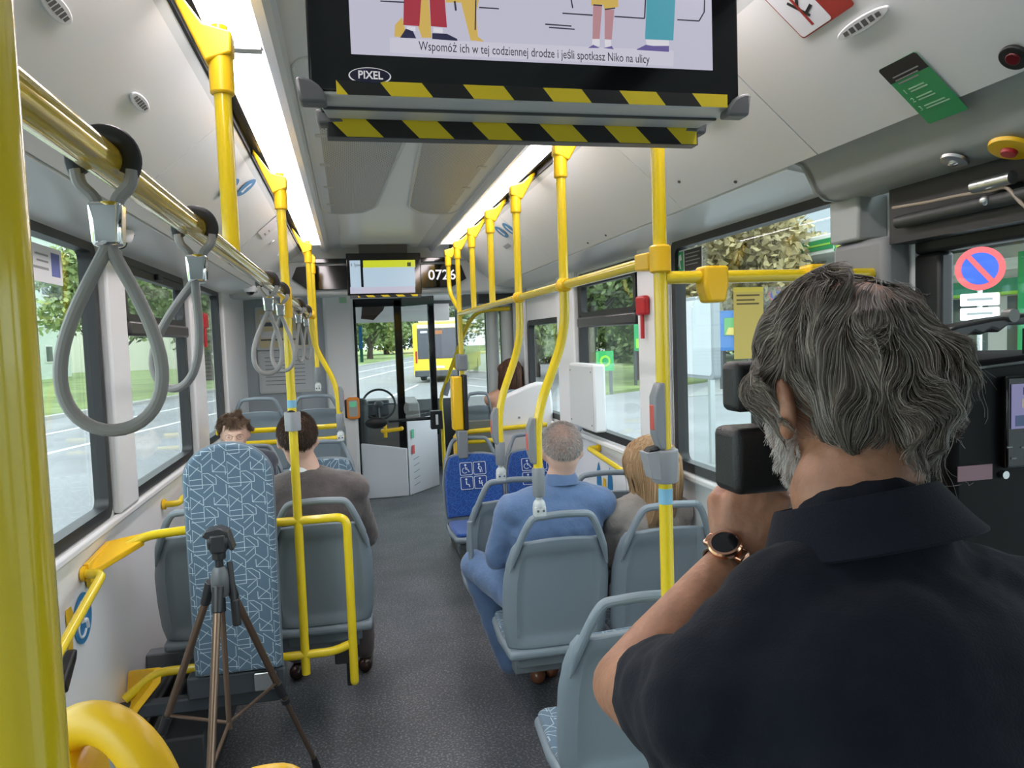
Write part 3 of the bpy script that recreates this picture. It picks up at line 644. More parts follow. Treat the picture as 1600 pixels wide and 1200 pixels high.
# second screen
t = thing('passenger_screen', 'smaller information screen hanging in front of the number display, yellow banner on it', 'screen', (.34, 5.86, 2.5))
Y2 = 5.85
A, B = at(540, 396, Y=Y2), at(657, 401, Y=Y2); Cc, D = at(547, 466, Y=Y2), at(659, 466, Y=Y2)
mb = MB(); mb.box((A.x, Y2, Cc.z+.02), (B.x, Y2+.07, A.z)); mb.build('body', BLG, t, bevel=.006)
mb = MB(); mb.box((A.x+.1, Y2+.02, A.z-.01), (B.x-.1, Y2+.05, 2.51)); mb.build('hanger', DGR, t)
M0 = basis((0, Y2-.001, 0), (1, 0, 0), (0, 0, 1))
def rp(px0, py0, px1, py1, m, name, dz=.0): 
    a, b = at(px0, py0, Y=Y2), at(px1, py1, Y=Y2); q = MB(); q.box((a.x, Y2-.0015-dz, b.z), (b.x, Y2-.0005-dz, a.z)); return q.build(name, m, t, smooth=0)
rp(546, 407, 565, 457, emis('screen_blue_grey', (.42, .55, .66), 1.0), 'side_column'); rp(567, 407, 649, 418, emis('screen_lime', (.55, .62, .02), 1.0), 'banner')
rp(567, 418, 649, 448, _M['screen_blue_grey'], 'main_field'); rp(547, 449, 649, 457, _M['screen_lavender'], 'bottom_field')
txt_px('6  Spaw', (548, 414), (563, 414), 5, ink('text_black', 0), t, Y2, z=.003); 
rp(636, 410, 642, 416, mat('screen_dark_mark', (.1, .12, .02), .4), 'mark', .001)
M0 = basis((0, Y2-.0012, Cc.z+.004), (1, 0, 0), (0, 0, 1)); mb = MB(); mb.box((Cc.x+.0, Y2+.0, Cc.z+.0), (D.x, Y2+.07, Cc.z+.022)); mb.build('bottom_trim', DGR, t, bevel=.004)
hazard(t, Cc.x+.06, D.x-.03, M0, .016, 8, .02, 1)
# ============================================================ fabrics
def seg_pattern(name, segs, base, line, sx, sy, w, rough=.8, rot=0, axes=(0, 2)):
    """fabric with a woven line motif: distance to a list of segments inside a repeating tile"""
    m, n, l, b = nodes_of(name)
    t = n.new('ShaderNodeTexCoord'); mp = n.new('ShaderNodeMapping'); mp.inputs['Rotation'].default_value = (0, 0, rot)
    s0 = n.new('ShaderNodeSeparateXYZ'); l.new(t.outputs['Object'], s0.inputs[0])
    cb = n.new('ShaderNodeCombineXYZ'); l.new(s0.outputs[axes[0]], cb.inputs[0])
    if axes[1] == 'yz':
        ad = n.new('ShaderNodeMath'); l.new(s0.outputs[1], ad.inputs[0]); l.new(s0.outputs[2], ad.inputs[1]); l.new(ad.outputs[0], cb.inputs[1])
    else: l.new(s0.outputs[axes[1]], cb.inputs[1])
    l.new(cb.outputs[0], mp.inputs[0]); mp.inputs['Scale'].default_value = (1/sx, 1/sy, 1)
    wr = n.new('ShaderNodeVectorMath'); wr.operation = 'FRACTION'; l.new(mp.outputs[0], wr.inputs[0])
    asp = sy/sx
    def vm(op, a, bb=None, sc=None):
        q = n.new('ShaderNodeVectorMath'); q.operation = op
        for i, v in enumerate((a, bb)):
            if v is None: continue
            if hasattr(v, 'links'): l.new(v, q.inputs[i])
            else: q.inputs[i].default_value = v
        if sc is not None: l.new(sc, q.inputs['Scale'])
        return q
    P = vm('MULTIPLY', wr.outputs[0], (1, asp, 0)).outputs[0]
    cur = None
    for (x0, y0, x1, y1) in segs:
        A = Vector((x0, y0*asp, 0)); B = Vector((x1, y1*asp, 0)); BA = B-A
        pa = vm('SUBTRACT', P, A).outputs[0]; d = vm('DOT_PRODUCT', pa, BA).outputs['Value']
        h = n.new('ShaderNodeMath'); h.operation = 'DIVIDE'; h.use_clamp = True; l.new(d, h.inputs[0]); h.inputs[1].default_value = max(BA.length_squared, 1e-6)
        q = vm('SCALE', tuple(BA), None, h.outputs[0]).outputs[0]
        dd = vm('DISTANCE', pa, q).outputs['Value']
        if cur is None: cur = dd
        else:
            mn = n.new('ShaderNodeMath'); mn.operation = 'MINIMUM'; l.new(cur, mn.inputs[0]); l.new(dd, mn.inputs[1]); cur = mn.outputs[0]
    r = n.new('ShaderNodeMapRange'); r.inputs['From Min'].default_value = w*.7; r.inputs['From Max'].default_value = w*1.4; l.new(cur, r.inputs['Value'])
    x = n.new('ShaderNodeMix'); x.data_type = 'RGBA'; x.inputs[6].default_value = (*line, 1); l.new(r.outputs[0], x.inputs[0])
    nz = n.new('ShaderNodeTexNoise'); nz.inputs['Scale'].default_value = 600; l.new(t.outputs['Object'], nz.inputs['Vector'])
    cr = n.new('ShaderNodeValToRGB'); cr.color_ramp.elements[0].color = (*[c*.7 for c in base], 1); cr.color_ramp.elements[1].color = (*[c*1.35 for c in base], 1); l.new(nz.outputs['Fac'], cr.inputs[0]); l.new(cr.outputs[0], x.inputs[7])
    l.new(x.outputs[2], b.inputs['Base Color']); b.inputs['Roughness'].default_value = rough; b.inputs['Sheen Weight'].default_value = .3
    return m
SEGS = [(0, 0, 0, .68), (0, .02, .70, .02), (.70, .02, .70, .20), (.70, .20, .50, .36), (.50, .36, .34, .36), (.34, .36, .34, 0), (.62, .05, .40, .30),
        (0, .68, .34, .40), (.34, .40, .34, .64), (.34, .64, .02, .95), (.02, .30, .26, .55), (.0, .18, .34, .20), (.36, .56, .62, .80), (.62, .80, .62, 1.0), (.62, .40, .95, .70),
        (.62, .40, .62, .62), (.62, .40, 1.0, .36), (1, .02, .70, .30), (.95, .70, .95, 1.), (.62, .80, .95, .52), (.95, .52, .95, .30), (0, .90, .34, .92), (.34, .92, .34, 1), (.36, .78, .60, 1.)]
FAB = seg_pattern('patterned_blue_grey_fabric', SEGS, (.075, .13, .185), (.40, .50, .56), .135, .124, .0085)
FABS = seg_pattern('patterned_seat_fabric', SEGS, (.075, .13, .185), (.36, .46, .52), .150, .137, .010, axes=(0, 'yz'))
FABB = seg_pattern('royal_blue_seat_fabric', SEGS, (.006, .055, .26), (.02, .12, .42), .10, .09, .016, axes=(0, 'yz'))

# ============================================================ seats
def sil(z):
    """half width of the back shell at a height above the seat base"""
    K = [(.45, .200), (.52, .215), (.62, .220), (.74, .219), (.82, .208), (.88, .190), (.94, .166), (1.0, .140)]
    for (a, b), (c, d) in zip(K[:-1], K[1:]):
        if z <= c: u = (z-a)/(c-a); u = u*u*(3-2*u)*.5+u*.5; return b+(d-b)*u
    return K[-1][1]
def lean(z): return -.20*(z-.45)-.10*max(0, z-.75)**1.5
def make_seat(label, fab, picto=False):
    t = thing('passenger_chair', label, 'seat')
    def F(u, v, off=0., inset=0.):
        z = .455+v*(.93-.455); zz = z-.018*(abs(u)**2.5)*(v > .9)*(v-.9)*10
        x = u*(sil(z)-inset); wing = .045*abs(u)**5
        return Vector((x, lean(z)+wing+off, zz))
    mb = MB(); nu, nv = 28, 22
    def back(u, v):
        U = u*2-1; p = F(U, v)
        cx = max(0, min(1, (.80-abs(U))/.10)); cz = max(0, min(1, (.90-v)/.06))*max(0, min(1, (v-.05)/.06)); k_ = cx*cx*(3-2*cx)*cz*cz*(3-2*cz)
        p.y += .016*k_; return p
    mb.grid(back, nu, nv)
    n0 = len(mb.v); mb.grid(lambda u, v: F(u*2-1, v, .030), nu, nv)
    W_ = nu+1; rim = [i for i in range(W_)]+[j*W_+nu for j in range(1, nv+1)]+[nv*W_+i for i in range(nu-1, -1, -1)]+[j*W_ for j in range(nv-1, 0, -1)]
    mb.f += [(rim[i], rim[(i+1) % len(rim)], n0+rim[(i+1) % len(rim)], n0+rim[i]) for i in range(len(rim))]
    mb.build('back_shell', GRY, t, smooth=50, bevel=.006, seg=2, ang=60)
    pts = [Vector((s_*sil(z)*.955, lean(z)+.016, z)) for s_, z in ((-1, .80), (-1, .88), (-1, .94), (-1, .99))]
    pts += [Vector((-.115, lean(1.02)+.018, 1.022)), Vector((0, lean(1.03)+.018, 1.030)), Vector((.115, lean(1.02)+.018, 1.022))]+[Vector((sil(z)*.955, lean(z)+.016, z)) for z in (.99, .94, .88, .80)]
    fp = fillet(pts, .035, 4); mb = MB(); mb.tube(fp, [.0145*min(1, max(.25, .25+(p.z-.80)/.10)) for p in fp], n=12); mb.build('grab_handle', GRY, t)
    mb = MB(); mb.grid(lambda u, v: F((u*2-1)*.97, .10+.88*v, .034+.012*math.sin(math.pi*u)**.3, .012), 20, 16); mb.build('back_pad', fab, t, solid=.02, bevel=.006)
    mb = MB(); mb.prism([(x, y, .415) for x, y in ((-.205, -.01), (.205, -.01), (.215, .20), (.20, .41), (.17, .43), (-.17, .43), (-.20, .41), (-.215, .20))], (0, 0, .04)); mb.build('seat_pan', GRY, t, bevel=.016, seg=3)
    mb = MB(); mb.prism([(x, y, .452) for x, y in ((-.19, .03), (.19, .03), (.20, .20), (.188, .40), (.16, .418), (-.16, .418), (-.188, .40), (-.20, .20))], (0, 0, .026)); mb.build('seat_cushion', fab, t, bevel=.011, seg=3)
    mb = MB(); mb.box((-.16, .04, .36), (.16, .34, .418)); mb.build('under_bracket', mat('bracket_grey', (.16, .19, .21), .5), t, bevel=.008)
    if picto:
        lw = mat('pictogram_white', (.66, .74, .82), .6); bl = mat('pictogram_blue', (.01, .05, .24), .7)
        def surf(x, z): y = lean(z)+.058+.0025; return Vector((x, y, z))
        # seat faces +y: seen from the front, x runs the other way
        for ci, (cx, cz) in enumerate(((.048, .825), (-.048, .825), (.048, .728), (-.048, .728))):
            o_ = surf(cx, cz); Mx = basis(o_, (-1, 0, 0), (0, lean(cz+.05)-lean(cz-.05), .1)); Mx.translation += Vector((0, .004, 0))
            mb = MB(); plate(mb, Mx, rrect(.090, .090, .010), .0012); card = mb.build('pictogram', lw, t, smooth=0)
            mb = MB(); plate(mb, Mx, rrect(.082, .082, .008), .0006, .0012); mb.build('field', bl, card, smooth=0)
            q = MB()
            def pl(pp, wd=.0042):
                q.tube([Mx @ Vector((a, b_, .0022)) for a, b_ in pp], wd, n=6, flat=1)
            hx = -.004
            q.prism([Mx @ Vector((hx+.0075*math.cos(2*math.pi*i/12), .026+.0075*math.sin(2*math.pi*i/12), .0018)) for i in range(12)], Mx.to_3x3() @ Vector((0, 0, .001)))
            if ci == 0:
                pl([(-.004, .014), (-.002, -.004), (.012, -.006), (.018, -.022), (.024, -.020)], .0035); pl([(-.003, .006), (.010, .004)], .0025)
                pl([(-.010+.018*math.cos(R(a)), -.012+.018*math.sin(R(a))) for a in range(100, 330, 20)], .0022)
            elif ci == 1: pl([(-.002, .014), (-.010, -.002), (.002, -.010), (.004, -.030)], .004); pl([(.0, .012), (.014, .002), (.016, -.030)], .002)
            elif ci == 2: pl([(-.004, .014), (-.004, -.008), (.012, -.010), (.018, -.028)], .0045)
            else: pl([(-.008, .014), (-.006, -.008), (.010, -.010), (.014, -.028)], .004); pl([(.010, .012), (.006, -.002), (.016, -.004)], .003)
            q.build('figure', lw, card, smooth=0)
    return t
protoG = make_seat('empty grey seat partly hidden by the bearded person, its patterned cushion showing', FABS)
protoB = make_seat('royal blue priority seat with four white pictograms, fully visible beside the aisle', FABB, True)
place(protoG, (.755, 1.99, 0))
GS = 'grey bus seats'
def seat(x, y, z, rz, label, proto=None, sx=1.):
    c = copy_tree(proto or protoG); place(c, (x, y, z), rz, label, GS if not proto else 'blue priority seats'); c.scale = (sx, 1, 1); return c
protoG['group'] = GS; protoB['group'] = 'blue priority seats'
seat(.775, 2.86, .03, 0, 'grey seat back seen whole, directly behind the person in the blue suit')
seat(1.235, 2.86, .03, 0, 'grey seat back behind the blonde person, cut by the thick near pole')
seat(.745, 3.62, .03, 0, 'grey seat just ahead of the person in blue, with a grey armrest on the aisle')
seat(1.22, 3.62, .03, 0, 'grey window seat between the grey haired head and the blonde person')
seat(-.165, 3.26, .075, 0, 'grey seat back behind the person in the grey suit, crossed by yellow tubes')
seat(-.61, 3.26, .075, 0, 'grey seat at the left wall, half hidden behind the tall patterned backrest')
seat(-.205, 4.93, .08, math.pi, 'rear facing patterned seat beside the aisle, right of the person in grey suit')
seat(-.66, 4.93, .08, math.pi, 'rear facing seat in which the curly haired young person sits')
seat(-.70, 6.0, .33, 0, 'high grey seat back by the left wall, before the yellow notice board')
seat(-.28, 6.0, .33, 0, 'high grey seat back above the head of the person in grey suit')
seat(.99, 5.98, .29, 0, 'high grey seat at front right, left of the long haired person', sx=.60)
seat(1.27, 5.98, .29, 0, 'high grey seat in which the long brown haired person sits', sx=.60)
place(protoB, (.805, 5.10, .02), math.pi)
seat(1.25, 5.10, .02, math.pi, 'second royal blue priority seat, half hidden by the grey haired head', protoB)
# armrest folded up on the seat ahead of the person in blue
t = thing('armrest', 'upright light grey armrest left of the person in blue', 'armrest', (.52, 3.52, .5))
a, b_ = at(734, 815, Y=3.45), at(737, 888, Y=3.45)
mb = MB(); mb.tube(fillet([(a.x, 3.45, a.z), (b_.x, 3.45, b_.z), (b_.x+.02, 3.47, b_.z-.03), (b_.x+.075, 3.55, b_.z-.03)], .02), .013, n=14, flat=1.2); mb.build('arm', GRY, t)
# carrying beams under the seats, with feet
def beam(x0, x1, y, z, label, feet=()):
    t = thing('seat_beam', label, 'seat support', ((x0+x1)/2, y, 0), 'beams carrying the seats')
    mb = MB(); mb.box((x0, y-.04, z-.07), (x1, y+.04, z)); mb.build('beam', mat('beam_grey', (.15, .17, .19), .5), t, bevel=.008)
    for f_ in feet: mb = MB(); mb.box((f_-.03, y-.03, 0), (f_+.03, y+.03, z-.06)); mb.build('foot', DGR, t, bevel=.006)
beam(.60, XR, 2.15, .36, 'grey beam under the near seat of the bearded person', (1.30,)); beam(.62, XR, 3.04, .39, 'grey beam under the seat of the person in blue', (1.30,)); beam(.60, XR, 3.80, .39, 'grey beam under the empty seat pair ahead of the person in blue', (1.30,))
beam(XL, -.02, 3.46, .43, 'dark beam under the seat of the person in the grey suit', (-.75,)); beam(XL, -.05, 4.75, .44, 'beam under the rear facing seats on the left', (-.75,)); beam(.65, XR, 4.90, .38, 'beam under the royal blue priority seats', (1.30,))
# raised podiums over the front wheels, and their white cover
mb = MB(); mb.box((XL, 5.55, 0), (-.02, 6.98, .68)); struct(mb.build('trim_22', GRY2, bevel=.02))
mb = MB(); mb.box((.78, 5.45, 0), (XR, 6.35, .64)); struct(mb.build('trim_23', mat('podium_olive_grey', (.13, .14, .11), .6), bevel=.02))
mb = MB(); mb.box((.80, 5.86, .64), (1.09, 5.90, 1.10)); struct(mb.build('trim_24', _M['podium_olive_grey'], bevel=.01))
t = thing('wheel_arch_cover', 'tall white moulded cover behind the blue priority seats at the right wall', 'panel', (1.25, 5.4, 0))
mb = MB(); o_ = [(1.06, .0), (1.06, 1.30), (1.10, 1.325), (1.30, 1.40), (1.36, 1.415), (1.42, 1.41), (1.455, 1.37), (1.465, 1.25), (1.465, 0)]
mb.prism([(x, 5.33, z) for x, z in o_], (0, .10, 0)); mb.build('cover', WHT, t, bevel=.02, seg=3); q = MB(); q.cyl((1.20, 5.325, 1.16), (1.20, 5.334, 1.16), .009, n=12); q.build('screw', CLA, t)
# small cabinet on the right wall
t = thing('wall_cabinet', 'white flat cabinet on the right wall beneath the tilting window', 'cabinet', (1.43, 4.4, 1.35))
mb = MB(); mb.box((1.395, 4.16, 1.17), (XR, 4.66, 1.575)); mb.build('body', WHT, t, bevel=.012); 
mb = MB(); mb.box((1.3915, 4.175, 1.185), (1.3945, 4.645, 1.56)); mb.build('door_panel', mat('cabinet_front', (.60, .63, .63), .4), t, bevel=.001)
for y, z in ((4.2, 1.21), (4.2, 1.53), (4.62, 1.21), (4.62, 1.53)): q = MB(); q.cyl((1.389, y, z), (1.393, y, z), .006, n=10); q.build('screw', CLA, t)
# yellow tubes around the podium on the right
t = thing('tubular_frame', 'yellow tubular frame behind the blue priority seats', 'frame', (.95, 5.35, .9))
mb = MB(); mb.tube(fillet([(.72, 5.28, .98), (.72, 5.28, 1.08), (1.05, 5.30, 1.09), (1.40, 5.3, 1.10)], .04), .018); mb.build('upper_tube', YEL, t)
mb = MB(); mb.tube(fillet([(.72, 5.22, .95), (.72, 5.22, 1.02), (1.04, 5.22, 1.02)], .04), .018); mb.build('lower_tube', YEL, t)
mb = MB(); mb.box((.70, 5.2, .90), (.76, 5.32, 1.06)); mb.build('corner_joint', YPL, t, bevel=.01)
t = thing('tubular_frame', 'two yellow tubes behind the heads of the young person and the person in grey suit', 'frame', (-.4, 5.3, 1.1))
for z, nm in ((1.185, 'upper_tube'), (1.10, 'lower_tube')):
    mb = MB(); mb.tube(fillet([(-.90, 5.25, z), (-.16, 5.25, z), (-.08, 5.3, z), (-.08, 5.5, z-.02)], .04), .018); mb.build(nm, YEL, t)

# ============================================================ tall patterned backrest (wheelchair place) and its mount
t = thing('wheelchair_backrest', 'tall round-topped backrest board in blue-grey fabric with white line pattern', 'backrest', (-.468, 2.93, .5))
hw = .158; zb, zt = .52, 1.395; o_ = [(-hw*.98, zb), (hw*.98, zb), (hw, zt-.13)]+[(hw*math.cos(R(a)), zt-.13+.13*math.sin(R(a))) for a in range(10, 180, 10)]+[(-hw, zt-.13)]
mb = MB(); mb.prism([(-.468+x, 2.905, z) for x, z in o_], (0, .05, 0)); mb.build('cushion', FAB, t, bevel=.012, seg=3)
mb = MB(); mb.tube([(-.468+x*1.0, 2.93, z) for x, z in o_], .006, n=8, closed=True); mb.build('piping', mat('grey_blue_piping', (.14, .19, .23), .7), t)
mb = MB(); mb.box((-.66, 2.92, .425), (-.30, 2.99, .515)); mb.build('lower_bracket', mat('bracket_blue_black', (.045, .055, .065), .45), t, bevel=.01)
mb = MB(); mb.box((-.415, 2.90, .44), (-.335, 2.921, .51)); mb.build('metal_catch', ALU, t, bevel=.004)
for x in (-.60, -.34):
    mb = MB(); mb.box((x-.02, 2.955, .5), (x+.02, 3.035, 1.06)); mb.build('rear_strut', DGR, t, bevel=.004)
# dark podium edge and rails on the floor at the left
mb = MB(); mb.box((XL, 2.98, 0), (-.62, 4.3, .26)); struct(mb.build('trim_25', mat('podium_black', (.03, .033, .036), .6), bevel=.01))
t = thing('floor_rail', 'black transverse bar across the wheelchair bay, under the yellow tube', 'rail', (-.7, 3.0, .4))
mb = MB(); mb.box((-.925, 2.97, .36), (-.30, 3.02, .415)); mb.build('bar', mat('bracket_blue_black', 0), t, bevel=.008)
for i, x in enumerate((-.86, -.79)):
    t = thing('floor_rail', ('black seat mounting rail nearest the left wall', 'second black seat mounting rail from the left wall')[i], 'rail', (x, 3.5, .26))
    mb = MB(); mb.box((x-.022, 2.95, .262), (x+.022, 4.25, .30)); mb.build('channel', mat('rail_dark_grey', (.09, .095, .10), .4, metal=.6), t, bevel=.004)
    mb = MB(); mb.box((x-.006, 2.95, .3005), (x+.006, 4.25, .303)); mb.build('slot', BLK, t, smooth=0)

# ============================================================ tripod
t = thing('tripod', 'bronze and black camera tripod standing before the patterned backrest', 'tripod', (-.45, 2.55, 0))
BRZ = mat('bronze_tube', (.20, .135, .095), .32, metal=.75); TB = mat('tripod_black', (.018, .019, .021), .38); TG = mat('tripod_grey', (.10, .11, .12), .35)
AP = Vector((-.452, 2.55, .985))
feet = {'right': Vector((-.215, 3.08, .02)), 'near': Vector((-.475, 2.05, .02)), 'left': Vector((-.86, 2.80, .02))}
mb = MB(); mb.cyl(AP+Vector((0, 0, -.10)), AP+Vector((0, 0, .09)), .013); mb.build('centre_column', TB, t)
mb = MB(); mb.lathe([(.022, -.05), (.030, -.03), (.030, .01), (.026, .035), (.018, .05)], AP); mb.build('shoulder', TG, t)
mb = MB(); mb.cyl(AP+Vector((0, 0, .075)), AP+Vector((0, 0, .10)), .022); mb.build('collar', TB, t, bevel=.003)
mb = MB(); mb.cyl(AP+Vector((-.03, 0, .135)), AP+Vector((.035, 0, .135)), .030); mb.box(AP+Vector((-.022, -.03, .10)), AP+Vector((.028, .03, .16)))
mb.build('pan_head', TB, t, bevel=.006)
mb = MB(); mb.prism([AP+Vector(p) for p in ((-.046, -.025, .158), (-.034, -.025, .176), (.008, -.025, .182), (.036, -.025, .168), (.052, -.025, .105), (.038, -.025, .105), (.026, -.025, .150), (-.014, -.025, .150), (-.030, -.025, .146))], (0, .06, 0)); mb.build('camera_platform', TB, t, bevel=.004)
mb = MB(); mb.cyl(AP+Vector((.03, .01, .06)), AP+Vector((.045, -.02, -.12)), .010); mb.build('pan_handle', TB, t)
mb = MB(); mb.cyl(AP+Vector((.043, -.015, -.06)), AP+Vector((.048, -.025, -.145)), .014); mb.build('handle_grip', BLK, t, bevel=.004)
for nm in ('right', 'near', 'left'):
    f_ = feet[nm]; d = (f_-AP); top = AP+Vector((d.x, d.y, 0)).normalized()*.038+Vector((0, 0, -.015)); d = f_-top; L = d.length; d.normalize()
    leg = MB(); leg.cyl(top+d*.05, top+d*(L*.55), .0125); leg = leg.build('leg', BRZ, t)
    q = MB(); q.cyl(top+Vector((0, 0, .012)), top+d*.075, .019, .016); q.build('leg_hinge', TB, leg, bevel=.004)
    q = MB(); q.cyl(top+d*(L*.50), top+d*(L*.57), .0165); q.cyl(top+d*(L*.585), top+d*(L*.61), .0165); q.build('flip_lock', TB, leg, bevel=.002)
    q = MB(); q.cyl(top+d*(L*.55), top+d*(L-.03), .0095); q.build('lower_leg', BRZ, leg)
    q = MB(); q.cyl(top+d*(L-.045), f_-Vector((0, 0, .018)), .012, .016); q.build('rubber_foot', BLK, leg)
    q = MB(); q.cyl(AP+Vector((0, 0, -.48)), top+d*(L*.50), .006, n=8); q.build('spreader', BRZ, leg)
mb = MB(); mb.cyl(AP+Vector((0, 0, -.10)), AP+Vector((0, 0, -.50)), .009); mb.build('lower_column', BRZ, t)

# ============================================================ stickers, vents, cameras and small fittings
def pan_basis(s, px, py):
    """frame lying on the sloping ceiling panel (s=-1 left, 1 right) under a pixel; local x along the bus, y up the slope"""
    f = side(s); A = Vector((f(.948), 0, 2.200)); B = Vector((f(.632), 0, 2.470)); e = (B-A).normalized(); nn = Vector((e.z, 0, -e.x)) if s > 0 else Vector((-e.z, 0, e.x))
    if nn.z > 0: nn = -nn
    d = fw*FPX + rt*(px-800) - up*(py-600); tt = (A-CAM).dot(nn)/d.dot(nn); p = CAM+d*tt
    x = Vector((0, -s, 0)); M = basis(p+nn*.004, x, e)
    return M
def oval_vent(s, px, py, label, L=.14, w=.032, n=6):
    M = pan_basis(s, px, py); t = thing('air_nozzle', label, 'air vent', M.translation, 'oval white air nozzles')
    mb = MB(); plate(mb, M, [(L/2*math.cos(2*math.pi*i/36), w/2*math.sin(2*math.pi*i/36)) for i in range(36)], .006, -.001); mb.build('oval_plate', mat('nozzle_white', (.66, .68, .69), .35), t, bevel=.002)
    for i in range(n):
        x = (i-(n-1)/2)*L*.125; mb = MB(); hh = w*.24*(1-abs(x/(L*.55))**2)
        mb.prism([M @ Vector(p) for p in ((x-L*.048, -hh, .0051), (x+L*.036, -hh, .0051), (x+L*.048, hh, .0051), (x-L*.036, hh, .0051))], M.to_3x3() @ Vector((0, 0, .0006))); mb.build('slot', mat('slot_dark', (.09, .09, .09), .6), t, smooth=0)
oval_vent(-1, 84, 8, 'oval white air nozzle at the top left corner', .13, .034); oval_vent(-1, 216, 157, 'oval white air nozzle on the left ceiling panel above the first strap')
oval_vent(1, 1350, 33, 'oval white air nozzle at top right beside the red sticker', .15, .030); oval_vent(1, 1112, 180, 'oval white air nozzle peeking out behind the right corner of the big screen')
oval_vent(-1, 424, 378, 'small round white nozzle on the far left ceiling panel, upper of two', .045, .04, 1); oval_vent(-1, 434, 398, 'small round white nozzle on the far left ceiling panel, lower of two', .045, .04, 1)
def bars(t, M, rows, m, z=.0012, name='printed_line'):
    for (x, y, w, h) in rows:
        mb = MB(); plate(mb, M, [(x, y-h/2), (x+w, y-h/2), (x+w, y+h/2), (x, y+h/2)], .0004, z); mb.build(name, m, t, smooth=0)
# green and black numbered sticker
M = pan_basis(1, 1443, 137); t = thing('sticker', 'green and black sticker with numbers 1 2 3 on the right ceiling panel', 'sticker', M.translation)
M = M @ Matrix.Rotation(0, 4, 'Z'); w_, h_ = .105, .165
mb = MB(); plate(mb, M, rrect(w_, h_, .006), .0008); mb.build('green_field', mat('sticker_green', (.03, .30, .11), .4), t, smooth=0)
mb = MB(); plate(mb, M, [(-w_/2, h_/2-.042), (w_/2, h_/2-.042), (w_/2, h_/2-.005), (w_/2-.005, h_/2), (-w_/2+.005, h_/2), (-w_/2, h_/2-.005)], .0005, .0008); mb.build('black_field', TXB, t, smooth=0)
pg = mat('pale_green_print', (.35, .62, .40), .5); gp = mat('grey_print', (.25, .27, .27), .5)
bars(t, M, [(-.036, .052, .07, .003), (-.036, .043, .062, .003), (-.036, .034, .055, .003)], gp)
bars(t, M, [(-.026, .013, .042, .003), (-.026, .006, .045, .003), (-.026, -.012, .042, .003), (-.026, -.019, .045, .003), (-.026, -.037, .055, .003), (-.026, -.044, .062, .003)], pg)
for q, y in (('1', .010), ('2', -.015), ('3', -.040)): Mx = M @ Matrix.Translation((-.042, y, .0012)); text(q, Mx, .017, pg, t, 'number')
# red no-leaning sticker
M = pan_basis(1, 1262, -2); t = thing('sticker', 'red and white prohibition sticker cut by the top edge of the photo', 'sticker', M.translation)
mb = MB(); plate(mb, M, rrect(.17, .13, .008), .0008); mb.build('red_field', mat('sticker_red', (.33, .03, .025), .4), t, smooth=0)
M2 = M @ Matrix.Translation((-.032, 0, 0)); mb = MB(); plate(mb, M2, rrect(.10, .124, .008), .0006, .0008); mb.build('white_field', STW, t, smooth=0)
for nm, mm, pp in (('figure', TXB, ((.01, -.02, .034, -.012), (-.012, .02, .012, -.03), (0, .0, .02, .02))), ('red_bar', _M['sticker_red'], ((.004, .05, .0, -.05),))):
    for x0, y0, x1, y1 in pp:
        d = Vector((y1-y0, x0-x1)).normalized()*.0035; mb = MB(); plate(mb, M2, [(x0+d.x, y0+d.y), (x1+d.x, y1+d.y), (x1-d.x, y1-d.y), (x0-d.x, y0-d.y)], .0006, .0016); mb.build(nm, mm, t, smooth=0)
# red lamp
M = pan_basis(1, 1588, 85); t = thing('door_lamp', 'round black lamp with dark red lens at the upper right edge', 'lamp', M.translation)
for nm, rr, zz, mm in (('black_ring', .026, .008, BLK), ('red_lens', .013, .011, mat('dark_red_lens', (.12, .004, .008), .2))):
    mb = MB(); plate(mb, M, [(rr*math.cos(2*math.pi*i/28), rr*math.sin(2*math.pi*i/28)) for i in range(28)], zz, -.001); mb.build(nm, mm, t, bevel=.002)
def blue_ovals(s, pts, label, caption=None):
    M = pan_basis(s, *pts[0]); t = thing('sticker', label, 'sticker', M.translation, 'blue oval pictogram stickers')
    for p in pts:
        M = pan_basis(s, *p); mb = MB(); plate(mb, M, [(.062*math.cos(2*math.pi*i/28), .052*math.sin(2*math.pi*i/28)) for i in range(28)], .0008); mb.build('blue_disc', BLU, t, smooth=0)
        mb = MB(); plate(mb, M, [(-.014, -.03), (.02, -.026), (.006, .0), (.012, .02), (.0, .032), (-.014, .018)], .0005, .0008); mb.build('white_figure', STW, t, smooth=0)
    if caption: M = pan_basis(s, *caption); mb = MB(); plate(mb, M, rrect(.16, .03, .004), .0008); mb.build('caption', mat('grey_caption', (.30, .34, .38), .5), t, smooth=0)
blue_ovals(-1, [(357, 292), (384, 292)], 'pair of blue round stickers on the left ceiling panel behind the short pole')
blue_ovals(1, [(784, 362), (796, 357)], 'pair of blue round stickers on the right ceiling panel', (793, 384))
M = pan_basis(-1, 424, 352); t = thing('sticker', 'faint white notice with small marks on the far left ceiling panel', 'sticker', M.translation)
mb = MB(); plate(mb, M, rrect(.26, .17, .005), .0008); mb.build('sheet', mat('faint_sheet', (.70, .68, .68), .5), t, smooth=0); bars(t, M, [(-.09, .05, .012, .012), (-.03, .04, .012, .012), (.03, -.03, .06, .008), (.02, -.06, .07, .01)], gp)
for i, (px, py) in enumerate(((1150, 283), (1062, 283), (947, 367), (919, 379))):
    M = pan_basis(1, px, py); t = thing('panel_fastener', 'small dark fastener on the right ceiling panel', 'fastener', M.translation, 'dark fasteners on the right ceiling panel'); mb = MB(); plate(mb, M, [(.007*math.cos(2*math.pi*i_/12), .005*math.sin(2*math.pi*i_/12)) for i_ in range(12)], .003, -.002); mb.build('head', DGR, t, smooth=0)
